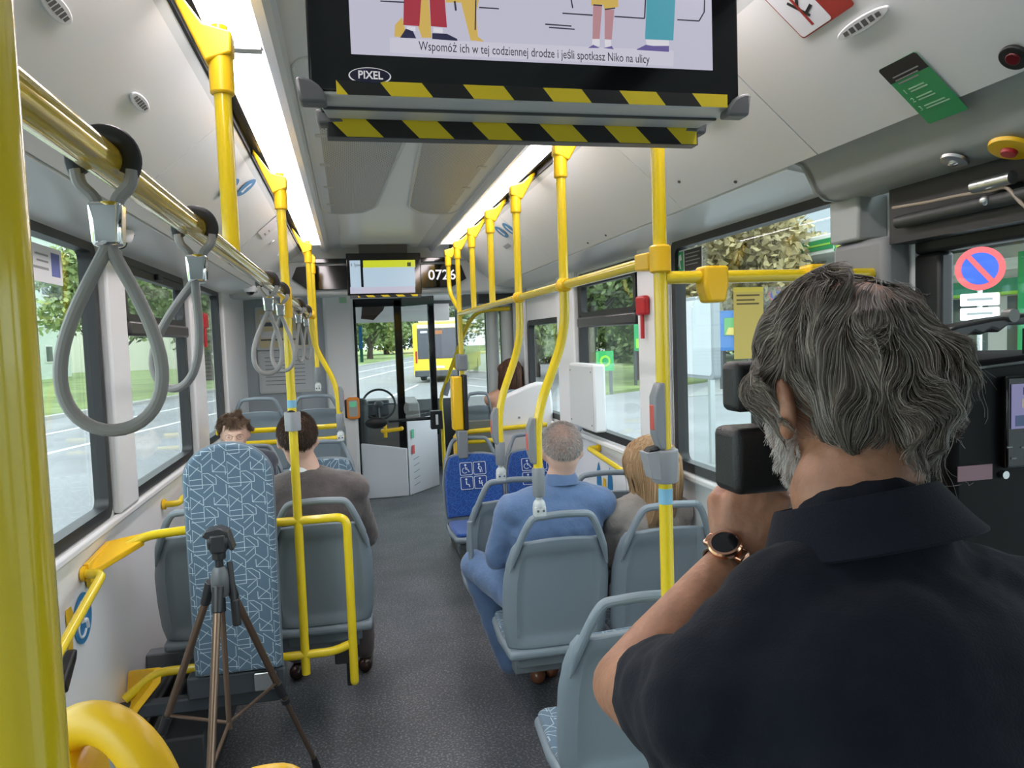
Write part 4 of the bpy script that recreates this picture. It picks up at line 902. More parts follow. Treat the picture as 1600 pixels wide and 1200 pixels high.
# header lamp and yellow emergency button over the middle door
def lay(px, py, X): return at(px, py, X=X)
p = at(1492, 252, X=1.325); t = thing('spot_light', 'small oval chrome spot light under the grey door header', 'lamp', p); mb = MB(); mb.lathe([(.030, 0), (.028, -.006), (.018, -.009)], (p.x, p.y, p.z+.002), ax=(.45, 0, .9)); mb.build('ring', ALU, t); mb = MB(); mb.ell((p.x-.003, p.y, p.z-.006), (.012, .012, .005)); mb.build('lens', CHR, t)
pe = at(1580, 229, X=1.335); t = thing('emergency_button', 'round yellow emergency door button with red centre under the door header', 'button', pe)
mb = MB(); mb.lathe([(.042, 0), (.040, -.008), (.020, -.011)], pe, ax=(.4, 0, .9)); mb.build('yellow_disc', YPL, t); mb = MB(); mb.lathe([(.016, -.010), (.014, -.018)], pe, ax=(.4, 0, .9)); mb.build('red_centre', RED, t)
# door drive rod with cable in the dark bay
t = thing('door_mechanism', 'dark door drive rod with silver joint and tan cable above the middle door', 'mechanism', (1.40, 1.3, 2.0))
mb = MB(); mb.cyl((1.385, 1.66, 2.01), (1.385, .7, 2.01), .016); mb.build('rod', mat('rod_dark', (.03, .035, .033), .5), t)
p = at(1551, 285, X=1.37); mb = MB(); mb.cyl(p+Vector((0, .05, 0)), p-Vector((0, .05, 0)), .014); mb.ell(p+Vector((0, .02, -.035)), .011); mb.build('silver_joint', ALU, t)
mb = MB(); c0 = [at(x, y, X=1.372) for x, y in ((1395, 325), (1450, 316), (1500, 305), (1550, 298), (1572, 290), (1590, 312), (1610, 330))]; mb.tube(fillet(c0, .03), .004, n=8); mb.build('cable', mat('tan_cable', (.30, .25, .19), .5), t)
# window stickers
def wall_basis(s, px, py):
    p = at(px, py, X=(XL+.016 if s < 0 else XR-.0+.012)); return basis(p, (0, -s, 0), (0, 0, 1))
M = wall_basis(-1, 67, 412); t = thing('sticker', 'white window sticker with a small blue flag at the left edge', 'sticker', M.translation)
mb = MB(); plate(mb, M, rrect(.31, .115, .004), .0008); mb.build('sheet', STW, t, smooth=0); mb = MB(); plate(mb, M, [(.065, -.033), (.135, -.033), (.135, .042), (.065, .042)], .0005, .0008); mb.build('blue_flag', mat('flag_blue', (.08, .12, .38), .5), t, smooth=0)
bars(t, M, [(-.06, .028, .10, .006), (-.05, .008, .09, .006), (-.08, -.014, .12, .008)], gp)
M = wall_basis(1, 1076, 407); t = thing('sticker', 'green and black exit sticker in the corner of the right window', 'sticker', M.translation)
mb = MB(); plate(mb, M, rrect(.26, .105, .004), .0008); mb.build('sheet', STW, t, smooth=0); mb = MB(); plate(mb, M, [(-.125, -.047), (-.05, -.047), (-.05, .047), (-.125, .047)], .0005, .0008); mb.build('green_field', GRN, t, smooth=0)
mb = MB(); plate(mb, M, [(-.04, -.047), (.125, -.047), (.125, .047), (-.04, .047)], .0005, .0008); mb.build('black_field', TXB, t, smooth=0); bars(t, M, [(-.03, .03, .14, .005), (-.03, .014, .12, .005), (-.03, -.002, .14, .005), (-.03, -.018, .12, .005)], gp, .0014)
mb = MB(); plate(mb, M, [(-.11, -.03), (-.10, .0), (-.095, .03), (-.075, .036), (-.066, .01), (-.085, .005), (-.075, -.03), (-.085, -.03), (-.095, -.01)], .0004, .0014); mb.build('white_figure', STW, t, smooth=0)
# hammers
for s, px, py, lb in ((-1, 314, 502, 'red emergency hammer on the left pillar before the last window'), (1, 1009, 478, 'red emergency hammer on the right pillar beside the tilting window')):
    X = XL+.036 if s < 0 else XR-.036; p = at(px, py, X=X); t = thing('emergency_hammer', lb, 'hammer', p, 'red emergency hammers'); i_ = -s
    mb = MB(); mb.box((min(p.x, p.x+i_*.035), p.y-.055, p.z-.045), (max(p.x, p.x+i_*.035), p.y+.055, p.z+.05)); mb.build('holder', RED, t, bevel=.012, seg=3)
    mb = MB(); mb.cyl((p.x+i_*.02, p.y, p.z-.04), (p.x+i_*.02, p.y, p.z-.16), .010); mb.build('handle', RED, t); mb = MB(); mb.cyl((p.x+i_*.02, p.y-.062, p.z+.03), (p.x+i_*.02, p.y+.062, p.z+.03), .011); mb.build('hammer_head', RED, t)
# dome cameras
for px, py, lb, zz in ((184, 366, 'white dome camera under the left soffit behind the nearest strap', 2.165), (391, 450, 'white dome camera at the far end of the left soffit', 2.19)):
    p = at(px, py, Z=zz); t = thing('dome_camera', lb, 'security camera', p, 'ceiling dome cameras')
    mb = MB(); mb.lathe([(.050, .012), (.052, 0), (.046, -.022), (.038, -.03)], p); mb.build('housing', mat('camera_white', (.72, .73, .74), .35), t)
    mb = MB(); mb.ell(p+Vector((0, 0, -.028)), (.030, .030, .026)); mb.build('dome', BLG, t)
p = at(190, 364, Z=2.17); t = thing('soffit_button', 'small blue round fitting beside the near dome camera', 'fitting', p); mb = MB(); mb.lathe([(.011, .0), (.010, -.004)], p+Vector((.02, .05, .0))); mb.build('cap', mat('cap_blue', (.08, .10, .22), .4), t)
# wheelchair sticker on the left wall, black hook
M = wall_basis(-1, 133, 968); M.translation.x = XL+.003; t = thing('sticker', 'blue oval wheelchair sticker with yellow bar low on the left wall', 'sticker', M.translation)
mb = MB(); plate(mb, M, [(.02+.085*math.cos(2*math.pi*i/32), .085*math.sin(2*math.pi*i/32)) for i in range(32)], .0008); mb.build('blue_disc', BLU, t, smooth=0)
mb = MB(); plate(mb, M, [(-.125, -.10), (-.09, -.10), (-.085, -.05), (-.085, .03), (-.06, .04), (-.08, .075), (-.125, .075)], .001, .0002); mb.build('yellow_bar', YPL, t, smooth=0)
q = MB(); q.tube([M @ Vector((x, y, .0012)) for x, y in ((.01, .03), (.01, -.01), (.045, -.015), (.055, -.045))], .008, n=6); q.tube([M @ Vector((.005+.035*math.cos(R(a)), -.025+.035*math.sin(R(a)), .0012)) for a in range(110, 340, 20)], .005, n=6)
q.ell(M @ Vector((.01, .052, .001)), .010); q.build('white_figure', STW, t)
p = at(98, 1036, X=XL); t = thing('belt_buckle', 'black strap end poking out behind the nearest yellow pole', 'strap', (p.x, p.y, p.z)); mb = MB(); mb.prism([(p.x+.002, p.y-.09, p.z-.03), (p.x+.002, p.y+.02, p.z+.03), (p.x+.002, p.y+.045, p.z+.025), (p.x+.002, p.y+.03, p.z-.005), (p.x+.002, p.y-.06, p.z-.075)], (.03, 0, 0)); mb.build('buckle', TB, t, bevel=.008)
# stickers on the right wall
M = wall_basis(1, 948, 747); M.translation.x = XR-.003; t = thing('sticker', 'blue pointed oval stickers on the right wall above the window seat handle', 'sticker', M.translation)
for x0 in (-.10, .10):
    mb = MB(); plate(mb, M, [(x0, .085), (x0+.035, .03), (x0+.045, -.06), (x0, -.08), (x0-.045, -.06), (x0-.035, .03)], .0008); mb.build('blue_drop', BLU, t, smooth=0)
mb = MB(); plate(mb, M, [(-.03, -.06), (.03, -.06), (.02, .0), (-.02, .0)], .0008); mb.build('yellow_mark', YPL, t, smooth=0)
# ============================================================ people
SKIN = mat('skin', (.52, .29, .20), .5, vary=(18, .10), bump=(180, .12), sub=.15); SKINP = mat('pale_skin', (.62, .40, .31), .5, sub=.1)
SKT = mat('tanned_skin', (.36, .17, .10), .48, vary=(35, .16), bump=(120, .35), sub=.12)
def cloth(name, col, sc=90): return mat(name, col, .85, bump=(sc, .5), vary=(14, .10), sheen=.25)
def limb(mb, pts, rs, n=16):
    """tapered limb running through joints, round at every joint"""
    pts = [Vector(p) for p in pts]
    for i in range(len(pts)-1): mb.cyl(pts[i], pts[i+1], rs[i], rs[i+1], n=n)
    for p, r in zip(pts, rs): mb.ell(p, r, n=n, m=10)
    return mb
def skinned(mb, name, m, parent, vox=.01, it=6, fac=.5, crease=None):
    """melt the overlapping volumes of a builder into one continuous smooth surface"""
    org = Vector(parent.get('_org', (0, 0, 0))) if parent is not None else Vector((0, 0, 0))
    me = bpy.data.meshes.new('tmp'); me.from_pydata([tuple(v) for v in mb.v], [], mb.f)
    b = bmesh.new(); b.from_mesh(me); bmesh.ops.recalc_face_normals(b, faces=b.faces[:]); b.to_mesh(me); b.free()
    o = bpy.data.objects.new('tmp', me); COL.objects.link(o)
    r = o.modifiers.new('r', 'REMESH'); r.mode = 'VOXEL'; r.voxel_size = vox; r.adaptivity = 0
    s = o.modifiers.new('s', 'SMOOTH'); s.iterations = it; s.factor = fac
    if crease:
        tx = bpy.data.textures.new('folds', 'CLOUDS'); tx.noise_scale = crease[0]; tx.noise_depth = 2
        d = o.modifiers.new('d', 'DISPLACE'); d.texture = tx; d.strength = crease[1]; d.mid_level = .5; d.texture_coords = 'LOCAL'
    bpy.context.view_layer.update(); me2 = bpy.data.meshes.new_from_object(o.evaluated_get(bpy.context.evaluated_depsgraph_get()))
    bpy.data.objects.remove(o); me2.transform(Matrix.Translation(-org)); me2.materials.clear(); me2.materials.append(m); me2.shade_smooth()
    return link(name, me2, parent)
def strands(name, G, parent, r0, stops, taper=.35, seed=0, sides=3):
    """hair: every polyline of G (N,K,3) becomes a fine tapering tube; tone varies strand by strand"""
    org = np.array(parent.get('_org', (0, 0, 0))); G = np.asarray(G, float)-org; N, K, _ = G.shape; rg = np.random.default_rng(seed)
    T = np.gradient(G, axis=1); T /= np.linalg.norm(T, axis=2)[..., None]+1e-9
    a = rg.normal(0, 1, (N, 1, 3)); U = np.cross(T, a); U /= np.linalg.norm(U, axis=2)[..., None]+1e-9; V_ = np.cross(T, U)
    w = r0*(1-(1-taper)*np.linspace(0, 1, K)**1.5); w = w[None, :, None]*rg.uniform(.7, 1.3, (N, 1, 1))
    ring = np.stack([G+w*(U*math.cos(2*math.pi*k/sides)+V_*math.sin(2*math.pi*k/sides)) for k in range(sides)], 2)
    P_ = ring.reshape(-1, 3); base = (np.arange(N)[:, None, None]*K+np.arange(K-1)[None, :, None])*sides; k = np.arange(sides)[None, None, :]; k2 = (k+1) % sides
    F = np.stack([base+k, base+k2, base+sides+k2, base+sides+k], 3).reshape(-1).astype(np.int32); nf = len(F)//4
    me = bpy.data.meshes.new(name); me.vertices.add(len(P_)); me.vertices.foreach_set('co', P_.ravel()); me.loops.add(len(F)); me.loops.foreach_set('vertex_index', F); me.polygons.add(nf); me.polygons.foreach_set('loop_start', np.arange(0, nf*4, 4, dtype=np.int32))
    me.update(); at_ = me.attributes.new('tone', 'FLOAT', 'POINT'); at_.data.foreach_set('value', np.repeat(rg.uniform(0, 1, N), K*sides).astype(np.float32)); me.shade_smooth()
    mn = 'hair_'+name+str(seed)
    m, n, l, b = nodes_of(mn); q = n.new('ShaderNodeAttribute'); q.attribute_name = 'tone'; cr = n.new('ShaderNodeValToRGB'); cr.color_ramp.elements[0].color = (*stops[0], 1); cr.color_ramp.elements[1].color = (*stops[-1], 1)
    for i, c in enumerate(stops[1:-1]): e = cr.color_ramp.elements.new((i+1)/(len(stops)-1)); e.color = (*c, 1)
    l.new(q.outputs['Fac'], cr.inputs[0]); l.new(cr.outputs[0], b.inputs['Base Color']); b.inputs['Roughness'].default_value = .42; b.inputs['Specular IOR Level'].default_value = .35
    me.materials.append(m); return link(name, me, parent)
def vnoise(P_, sc, seed=0):
    """smooth vector noise from a few random sine waves"""
    rg = np.random.default_rng(seed); out = np.zeros_like(P_)
    for i in range(7):
        k = rg.normal(0, 1, (3, 3))*sc; ph = rg.uniform(0, 6.28, 3); out += np.sin(P_ @ k.T+ph)
    return out/7**.5
def head_frame(c, yaw, pitch=0, roll=0):
    return Matrix.Translation(Vector(c)) @ Matrix.Rotation(yaw, 4, 'Z') @ Matrix.Rotation(pitch, 4, 'X') @ Matrix.Rotation(roll, 4, 'Y')
def head_shapes(mb, M, s=1., ears=True, fem=False):
    Rm = M.to_3x3()
    def E(c, r, rot=None): mb.ell(M @ (Vector(c)*s), Vector(r)*s, Rm if rot is None else Rm @ rot, n=24, m=16)
    E((0, -.012, .025), (.076, .095, .088)); E((0, .02, -.02), (.066, .078, .085)); E((0, .045, -.070), (.050, .048, .042)); E((0, .075, -.085), (.024, .020, .020))
    E((0, -.03, -.03), (.066, .068, .065)); E((.032, .062, -.035), (.028, .026, .030)); E((-.032, .062, -.035), (.028, .026, .030))
    E((0, .088, .022), (.050, .014, .012)); E((0, .098, -.018), (.010, .016, .028)); E((0, .106, -.036), (.015, .013, .010)); E((0, .090, -.060), (.022, .011, .007)); E((0, .087, -.070), (.020, .011, .007))
    if ears:
        for sg in (-1, 1):
            rt_ = Matrix.Rotation(sg*R(22), 3, 'Z') @ Matrix.Rotation(R(-12), 3, 'X')
            E((sg*.083, -.008, -.010), (.009, .019, .032), rt_); E((sg*.081, .000, -.036), (.008, .010, .012), rt_)
def eyes(t, M, s=1., closed=None):
    for sg in (-1, 1):
        o = MB().ell(M @ (Vector((sg*.030, .078, .004))*s), .0118*s).build('eye', closed or mat('eye_white', (.6, .58, .56), .2), t); q = MB()
        if closed: q.tube([M @ (Vector((sg*.030+x_, .0905-abs(x_)*.35, -.003-.0015*math.cos(x_*200)))*s) for x_ in (-.011, -.006, 0, .006, .011)], .0009, n=6); q.build('lashes', mat('iris_dark', (.03, .02, .015), .2), o); continue
        q.ell(M @ (Vector((sg*.030, .0905, .003))*s), .0048*s); q.build('iris', mat('iris_dark', (.03, .02, .015), .2), o)
def scalp(M, s, n, rg, keep, off=1.03):
    """points with normals on the skull ellipsoid (head space) kept by a test"""
    d = rg.normal(0, 1, (n*4, 3)); d /= np.linalg.norm(d, axis=1)[:, None]; r = np.array([.079, .099, .094]); p = d*r*off; nn = d/r; nn /= np.linalg.norm(nn, axis=1)[:, None]
    k = keep(d); p, nn = p[k][:n], nn[k][:n]; p = p+np.array([0, -.012, .022]); return p*s, nn
def to_world(M, G): A = np.array(M.to_3x3()); return G @ A.T+np.array(M.translation)
def short_hair(t, M, s, n, length, stops, seed, keep, curl=0., r0=.0005, K=6, drop=.5, name='hair', nsc=60):
    rg = np.random.default_rng(seed); p, nn = scalp(M, s, n, rg, keep); N = len(p)
    tang = np.array([0, -.35, -1.]); tang = tang-nn*(nn @ tang)[:, None]; tang /= np.linalg.norm(tang, axis=1)[:, None]+1e-6
    L = length*rg.uniform(.6, 1.15, (N, 1)); G = [p]; cur = p.copy(); d = nn*(1-drop)+tang*drop+rg.normal(0, .12, (N, 3))
    for k in range(1, K):
        dd = d+curl*vnoise(cur/s, nsc, seed); dd += -nn*.0; dd /= np.linalg.norm(dd, axis=1)[:, None]; cur = cur+dd*L/(K-1); d = d*.9+tang*.1; G.append(cur.copy())
    return strands(name, to_world(M, np.stack(G, 1)), t, r0, stops, seed=seed)

CAP = lambda d: (d[:, 2] > -.1-.75*np.clip(-d[:, 1], 0, 1)) & ~((d[:, 1] > .25) & (d[:, 2] < .62-.0*d[:, 1])) & ~((np.abs(d[:, 0]) > .75) & (d[:, 2] < .05) & (d[:, 1] > -.2))
def seated(label, hip, sh, head, yaw, skin, torso_m, s=1., arms=(), legs=(), leg_m=None, hair=None, pitch=0, roll=0, tor_w=.19, extra=None, cl_name='jacket', vox=.011, shoes=(), fem=False):
    """a sitting figure: hip, shoulder-centre and head positions; arms/legs are joint lists in world space"""
    hip, sh, head = Vector(hip), Vector(sh), Vector(head); t = thing('person', label, 'person', (hip.x, hip.y, hip.z-.1)); M = head_frame(head, yaw, pitch, roll)
    f = Vector((-math.sin(yaw), math.cos(yaw), 0)); fy = Vector((0, 1 if f.y > 0 else -1, 0)); rx = Vector((1, 0, 0))
    b = MB(); head_shapes(b, M, s, True, fem); limb(b, [sh+Vector((0, 0, .0)), sh+(head-sh)*.45, head+M.to_3x3() @ Vector((0, -.02, -.07))], [.062*s, .056*s, .055*s])
    def torso(mb, g=0.):
        w = tor_w
        mb.ell(hip, (w*.88+g, .13+g, .12+g)); mb.ell(hip*.62+sh*.38, (w*.82+g, .125+g, .17+g)); mb.ell(hip*.28+sh*.72, (w*.96+g, .12+g, .16+g))
        limb(mb, [sh+rx*-w*.86+Vector((0, 0, -.055)), sh+Vector((0, 0, -.015)), sh+rx*w*.86+Vector((0, 0, -.055))], [.062+g, .072+g, .062+g])
    torso(b)
    for A in arms: limb(b, A, [.050, .040, .028][:len(A)]); h = Vector(A[-1]); d = (h-Vector(A[-2])).normalized(); b.ell(h+d*.05, (.035, .045, .022), d.to_track_quat('Y', 'Z').to_matrix()); [limb(b, [h+d*.08+rx*(i-1.5)*.017, h+d*.13+rx*(i-1.5)*.018-Vector((0, 0, .02))], [.009, .007], n=8) for i in range(4)]; limb(b, [h+d*.03+rx*.03, h+d*.085+rx*.045], [.010, .008], n=8)
    for L_ in legs: limb(b, L_, [.080, .056, .040])
    skinned(b, 'body', skin, t, vox, 5)
    if torso_m:
        c = MB(); torso(c, .014)
        for A in arms: A2 = [Vector(a) for a in A]; A2[-1] = A2[-2]+(A2[-1]-A2[-2])*.93; limb(c, A2, [.068, .058, .046])
        skinned(c, cl_name, torso_m, t, vox, 6, crease=(.05, .012))
    if leg_m and legs:
        c = MB(); c.ell(hip, (tor_w*.95, .14, .13))
        for L_ in legs: limb(c, L_, [.100, .074, .060])
        skinned(c, 'trousers', leg_m, t, vox, 6, crease=(.06, .012))
    for (p, d, m_) in shoes:
        p = Vector(p); d = Vector(d).normalized(); q = MB(); limb(q, [p, p+d*.10, p+d*.17], [.040, .038, .030]); q.v = [Vector((v.x, v.y, max(v.z, .004))) for v in q.v]; skinned(q, 'shoe', m_, t, .008, 3)
    return t, M
BLU_S = cloth('blue_suit_cloth', (.095, .165, .31)); GRY_S = cloth('taupe_suit_cloth', (.085, .072, .070)); BEI = cloth('beige_grey_jacket', (.26, .24, .22)); BRN_SH = mat('brown_leather', (.16, .06, .03), .25); DBR = mat('dark_brown_leather', (.04, .02, .015), .18)
# man in the blue suit
f0, f1 = at(833, 1050, Z=.04), at(868, 1058, Z=.04)
t, M = seated('grey haired person in a light blue suit sitting with one knee out in the aisle', (.79, 3.08, .60), (.845, 3.04, 1.075), (.87, 3.05, 1.262), R(-6), SKINP, BLU_S, arms=([(.64, 3.06, 1.02), (.585, 3.13, .80), (.68, 3.36, .76)], [(1.01, 3.07, 1.02), (1.07, 3.16, .80), (.92, 3.38, .77)]),
    legs=([(.70, 3.18, .60), (.545, 3.50, .66), (.70, 3.52, .15)], [(.88, 3.2, .60), (.90, 3.60, .60), (.92, 3.62, .14)]), leg_m=BLU_S, tor_w=.215, shoes=(((f0.x+.01, f0.y-.06, .045), (.15, .9, 0), BRN_SH), ((f1.x, 3.60, .04), (.1, 1, 0), BRN_SH)), pitch=R(-4))
short_hair(t, M, 1., 9500, .012, [(.12, .105, .10), (.50, .48, .46), (.72, .70, .68)], 11, lambda d: (d[:, 2] > -.05-.75*np.clip(-d[:, 1], 0, 1)) & ~((d[:, 1] > .3) & (d[:, 2] < .5)), drop=.4)
mb = MB(); mb.lathe([(.075, 0), (.072, .03), (.062, .048)], (.86, 3.04, 1.115), ax=(0, .12, 1)); mb.build('collar', BLU_S, t)
q = MB(); q.ell(f0+Vector((0, .03, .03)), .03); 
# man in the grey suit
f2 = at(462, 1062, Z=.04)
t, M = seated('short brown haired person in a taupe grey suit seen from behind on the left', (-.165, 3.44, .66), (-.20, 3.40, 1.15), (-.247, 3.42, 1.335), R(4), SKINP, GRY_S, arms=([(-.37, 3.44, 1.07), (-.42, 3.50, .86), (-.30, 3.74, .82)], [(-.02, 3.42, 1.06), (.035, 3.50, .85), (-.06, 3.74, .82)]),
    legs=([(-.25, 3.55, .64), (-.27, 3.98, .62), (f2.x, 4.02, .12)], [(-.08, 3.55, .64), (-.02, 3.98, .62), (.0, 3.98, .12)]), leg_m=GRY_S, tor_w=.215, shoes=(((f2.x, 3.96, .04), (.15, 1, 0), DBR), ((.0, 3.95, .04), (.1, 1, 0), DBR)))
short_hair(t, M, 1., 9000, .020, [(.022, .012, .008), (.06, .035, .022), (.12, .07, .045)], 12, CAP, drop=.62)
mb = MB(); mb.lathe([(.069, 0), (.064, .03), (.058, .045)], (-.222, 3.41, 1.172), ax=(-.1, .05, 1)); mb.build('shirt_collar', mat('shirt_white', (.75, .76, .78), .7), t)
mb = MB(); mb.lathe([(.078, 0), (.075, .02), (.064, .036)], (-.218, 3.405, 1.158), ax=(-.1, .05, 1)); mb.build('jacket_collar', GRY_S, t)
# blonde person
def long_hair(t, M, n, stops, seed, length, s=1., back=None, r0=.0007, wav=.06, K=16):
    rg = np.random.default_rng(seed); p, nn = scalp(M, s, n, rg, lambda d: (d[:, 2] > -.45) & ~((d[:, 1] > .15) & (d[:, 2] < .50)), off=1.06); N = len(p); W_ = to_world(M, p); NN = nn @ np.array(M.to_3x3()).T; C_ = np.array(M.translation)
    ztop = C_[2]-.10; L = length*rg.uniform(.75, 1.05, N)+(W_[:, 2]-C_[2]+.03); G = [W_]; cur = W_.copy()
    part = np.sign(p[:, 0]+rg.normal(0, .01, N))
    for k in range(1, K):
        step = (L/(K-1))[:, None]; rel = (cur-C_)/np.array([.086, .106, .100])/s; rr = np.linalg.norm(rel, axis=1)[:, None]; n_ = rel/np.maximum(rr, 1e-6); g = np.array([0, 0, -1.])+np.zeros_like(cur)
        g[:, 0] += part*.5*(cur[:, 2] > C_[2]+.05)
        on = (rr < 1.25) & (cur[:, 2:3] > C_[2]-.06); tg = np.where(on, g-n_*np.sum(g*n_, 1)[:, None], g); tg = tg/np.maximum(np.linalg.norm(tg, axis=1)[:, None], .15)
        out_ = np.where(rr < 1.08, 1., 0.)*.35; dd = tg+n_*out_*on+wav*3*vnoise(cur, 28, seed); dd /= np.linalg.norm(dd, axis=1)[:, None]; cur = cur+dd*step; G.append(cur.copy())
    return strands('hair', np.stack(G, 1), t, r0, stops, seed=seed)
t, M = seated('blonde long haired person in a beige grey jacket at the right window seat', (1.24, 3.08, .58), (1.255, 3.05, 1.00), (1.285, 3.07, 1.165), R(0), SKINP, BEI, s=.93, arms=([(1.12, 3.06, .94), (1.07, 3.14, .74), (1.15, 3.36, .72)], [(1.36, 3.06, .94), (1.37, 3.14, .74), (1.34, 3.36, .72)]),
    legs=([(1.18, 3.2, .58), (1.18, 3.62, .60), (1.18, 3.6, .12)], [(1.32, 3.2, .58), (1.33, 3.62, .60), (1.33, 3.6, .12)]), leg_m=cloth('dark_trousers', (.03, .03, .035)), tor_w=.165)
long_hair(t, M, 9000, [(.26, .15, .07), (.45, .29, .15), (.62, .45, .27)], 21, .23, 1.12, r0=.0011)
# long brown haired person at the front
t, M = seated('person with long brown hair and bare shoulders, seated far ahead on the right', (1.27, 6.18, .87), (1.27, 6.14, 1.29), (1.325, 6.15, 1.46), R(0), SKIN, None, s=.95, arms=([(1.22, 6.15, 1.22), (1.19, 6.2, 1.04), (1.25, 6.4, 1.0)], [(1.37, 6.12, 1.22), (1.39, 6.2, 1.04), (1.35, 6.4, 1.0)]),
    legs=([(1.21, 6.3, .87), (1.20, 6.7, .88), (1.20, 6.7, .3)], [(1.34, 6.3, .87), (1.34, 6.7, .88), (1.34, 6.7, .3)]), leg_m=cloth('dark_trousers', 0), tor_w=.145, vox=.014)
long_hair(t, M, 4200, [(.045, .018, .012), (.10, .045, .028), (.17, .085, .05)], 22, .24, .98, r0=.0012, K=14)
mb = MB(); limb(mb, [(1.28, 6.12, 1.29), (1.27, 6.17, 1.1)], [.012, .012]); mb.ell((1.27, 6.16, 1.05), (.155, .125, .14)); skinned(mb, 'dark_top', cloth('black_top', (.015, .015, .018)), t, .012, 3)
# young curly haired man facing the camera
t, M = seated('young curly haired person with glasses facing backwards, eyes just above the patterned backrest', (-.68, 4.72, .68), (-.69, 4.73, 1.10), (-.70, 4.70, 1.235), R(186), SKINP, cloth('dark_navy_jacket', (.025, .03, .045)), s=.96, pitch=R(-8), arms=([(-.84, 4.70, 1.02), (-.87, 4.62, .82), (-.78, 4.42, .80)], [(-.54, 4.70, 1.02), (-.50, 4.62, .82), (-.60, 4.42, .80)]),
    legs=([(-.76, 4.6, .66), (-.76, 4.2, .66), (-.76, 4.22, .32)], [(-.60, 4.6, .66), (-.58, 4.2, .66), (-.58, 4.22, .18)]), leg_m=cloth('dark_trousers', 0), tor_w=.18)
eyes(t, M, .96, SKINP); short_hair(t, M, .97, 7500, .040, [(.05, .028, .016), (.11, .065, .04), (.20, .13, .08)], 31, lambda d: (d[:, 2] > .0-.6*np.clip(-d[:, 1], 0, 1)) & ~((d[:, 1] > .35) & (d[:, 2] < .45)), curl=.75, r0=.0008, K=9, drop=.62, nsc=60)
mb = MB()
for sg in (-1, 1): mb.tube([M @ Vector((sg*.032+.020*math.cos(2*math.pi*i/20), .096, .002+.016*math.sin(2*math.pi*i/20))) for i in range(20)], .0009, n=6, closed=True)
mb.tube([M @ Vector(p) for p in ((-.012, .096, .005), (.012, .096, .005))], .0013, n=6)
mb.build('glasses', mat('dark_frame', (.05, .04, .035), .3), t)

# ============================================================ the man with the camera (foreground)
t = thing('person', 'grey curly haired bearded person in a navy polo shirt holding a black camera, foreground right', 'person', (.46, .50, 0))
HC = at(1318, 606, Y=.71); HM = head_frame(HC, R(4), R(-12), R(-3)); HS = 1.0
neck0 = at(1362, 832, Y=.635); shc = neck0+Vector((.012, -.03, -.075))
SL, SRt = at(1128, 1108, Y=.60), shc+Vector((.175, -.03, -.045))
EL = at(980, 1070, Y=.80); WR = at(1150, 868, Y=.865); WD = (WR-EL).normalized()
KN = at(1190, 762, Y=.865)
b = MB(); head_shapes(b, HM, HS); 
limb(b, [shc+Vector((0, .01, .0)), neck0+Vector((0, .03, .03)), HM @ Vector((0, -.030, -.055))], [.072, .060, .056], n=24)
limb(b, [neck0+Vector((-.01, .045, .03)), HM @ Vector((0, .020, -.075))], [.044, .038], n=20)
def man_torso(b, g=0.):
    b.ell((.46, .50, .98), (.175+g, .13+g, .13+g), n=28, m=16); b.ell((.46, .52, 1.12), (.17+g, .14+g, .18+g), n=28, m=16); b.ell((.47, .555, 1.30), (.19+g, .125+g, .19+g), n=28, m=16); b.ell((.475, .57, 1.38), (.185+g, .11+g, .14+g), n=28, m=16)
    limb(b, [SL+Vector((.02, 0, -.02)), shc+Vector((-.04, .0, -.015)), shc+Vector((.04, -.0, -.015)), SRt], [.062+g, .072+g, .072+g, .066+g], n=24)
    limb(b, [neck0+Vector((.0, -.01, -.045)), neck0*.5+SL*.5+Vector((0, 0, .0)), SL], [.062+g, .058+g, .060+g], n=24)
    limb(b, [SL+Vector((.04, .02, -.06)), Vector((.40, .54, 1.33))], [.085+g, .11+g]); limb(b, [SRt+Vector((-.03, 0, -.05)), Vector((.55, .55, 1.32))], [.08+g, .11+g])
man_torso(b)
limb(b, [SL, (SL+EL)/2+Vector((0, 0, -.01)), EL], [.060, .052, .041], n=24)
limb(b, [EL, EL+(WR-EL)*.30+Vector((0, 0, -.006)), EL+(WR-EL)*.7, WR], [.041, .043, .033, .027], n=24)
# left hand: palm, four bent fingers closed over the camera grip, thumb from the side of the palm
pd = (KN-WR).normalized(); side_ = pd.cross(Vector((.55, .75, .1))).normalized(); back_ = side_.cross(pd).normalized()
if back_.y > 0: back_ = -back_
for k_ in range(4):
    off = side_*((k_-1.5)*.0200); kn = KN+off+pd*(-.006*abs(k_-1.3)); limb(b, [WR+off*.55, WR+(kn-WR)*.55+off*.12, kn], [.020, .0185, .0115], n=14)
    L1, L2, L3 = ((.036, .025, .018), (.041, .028, .019), (.038, .026, .018), (.030, .020, .016))[k_]
    d1 = (pd*.35-back_*.95).normalized(); d2 = (-pd*.55-back_*.8).normalized(); d3 = (-pd*.95+back_*.1).normalized()
    limb(b, [kn, kn+d1*L1, kn+d1*L1+d2*L2, kn+d1*L1+d2*L2+d3*L3], [.0112, .0098, .0088, .0076], n=12)
th0 = WR+pd*.022+side_*.028; limb(b, [th0, th0+pd*.034+side_*.020-back_*.012, th0+pd*.058+side_*.014-back_*.040, th0+pd*.066-back_*.062], [.0155, .0125, .0108, .0088], n=12)
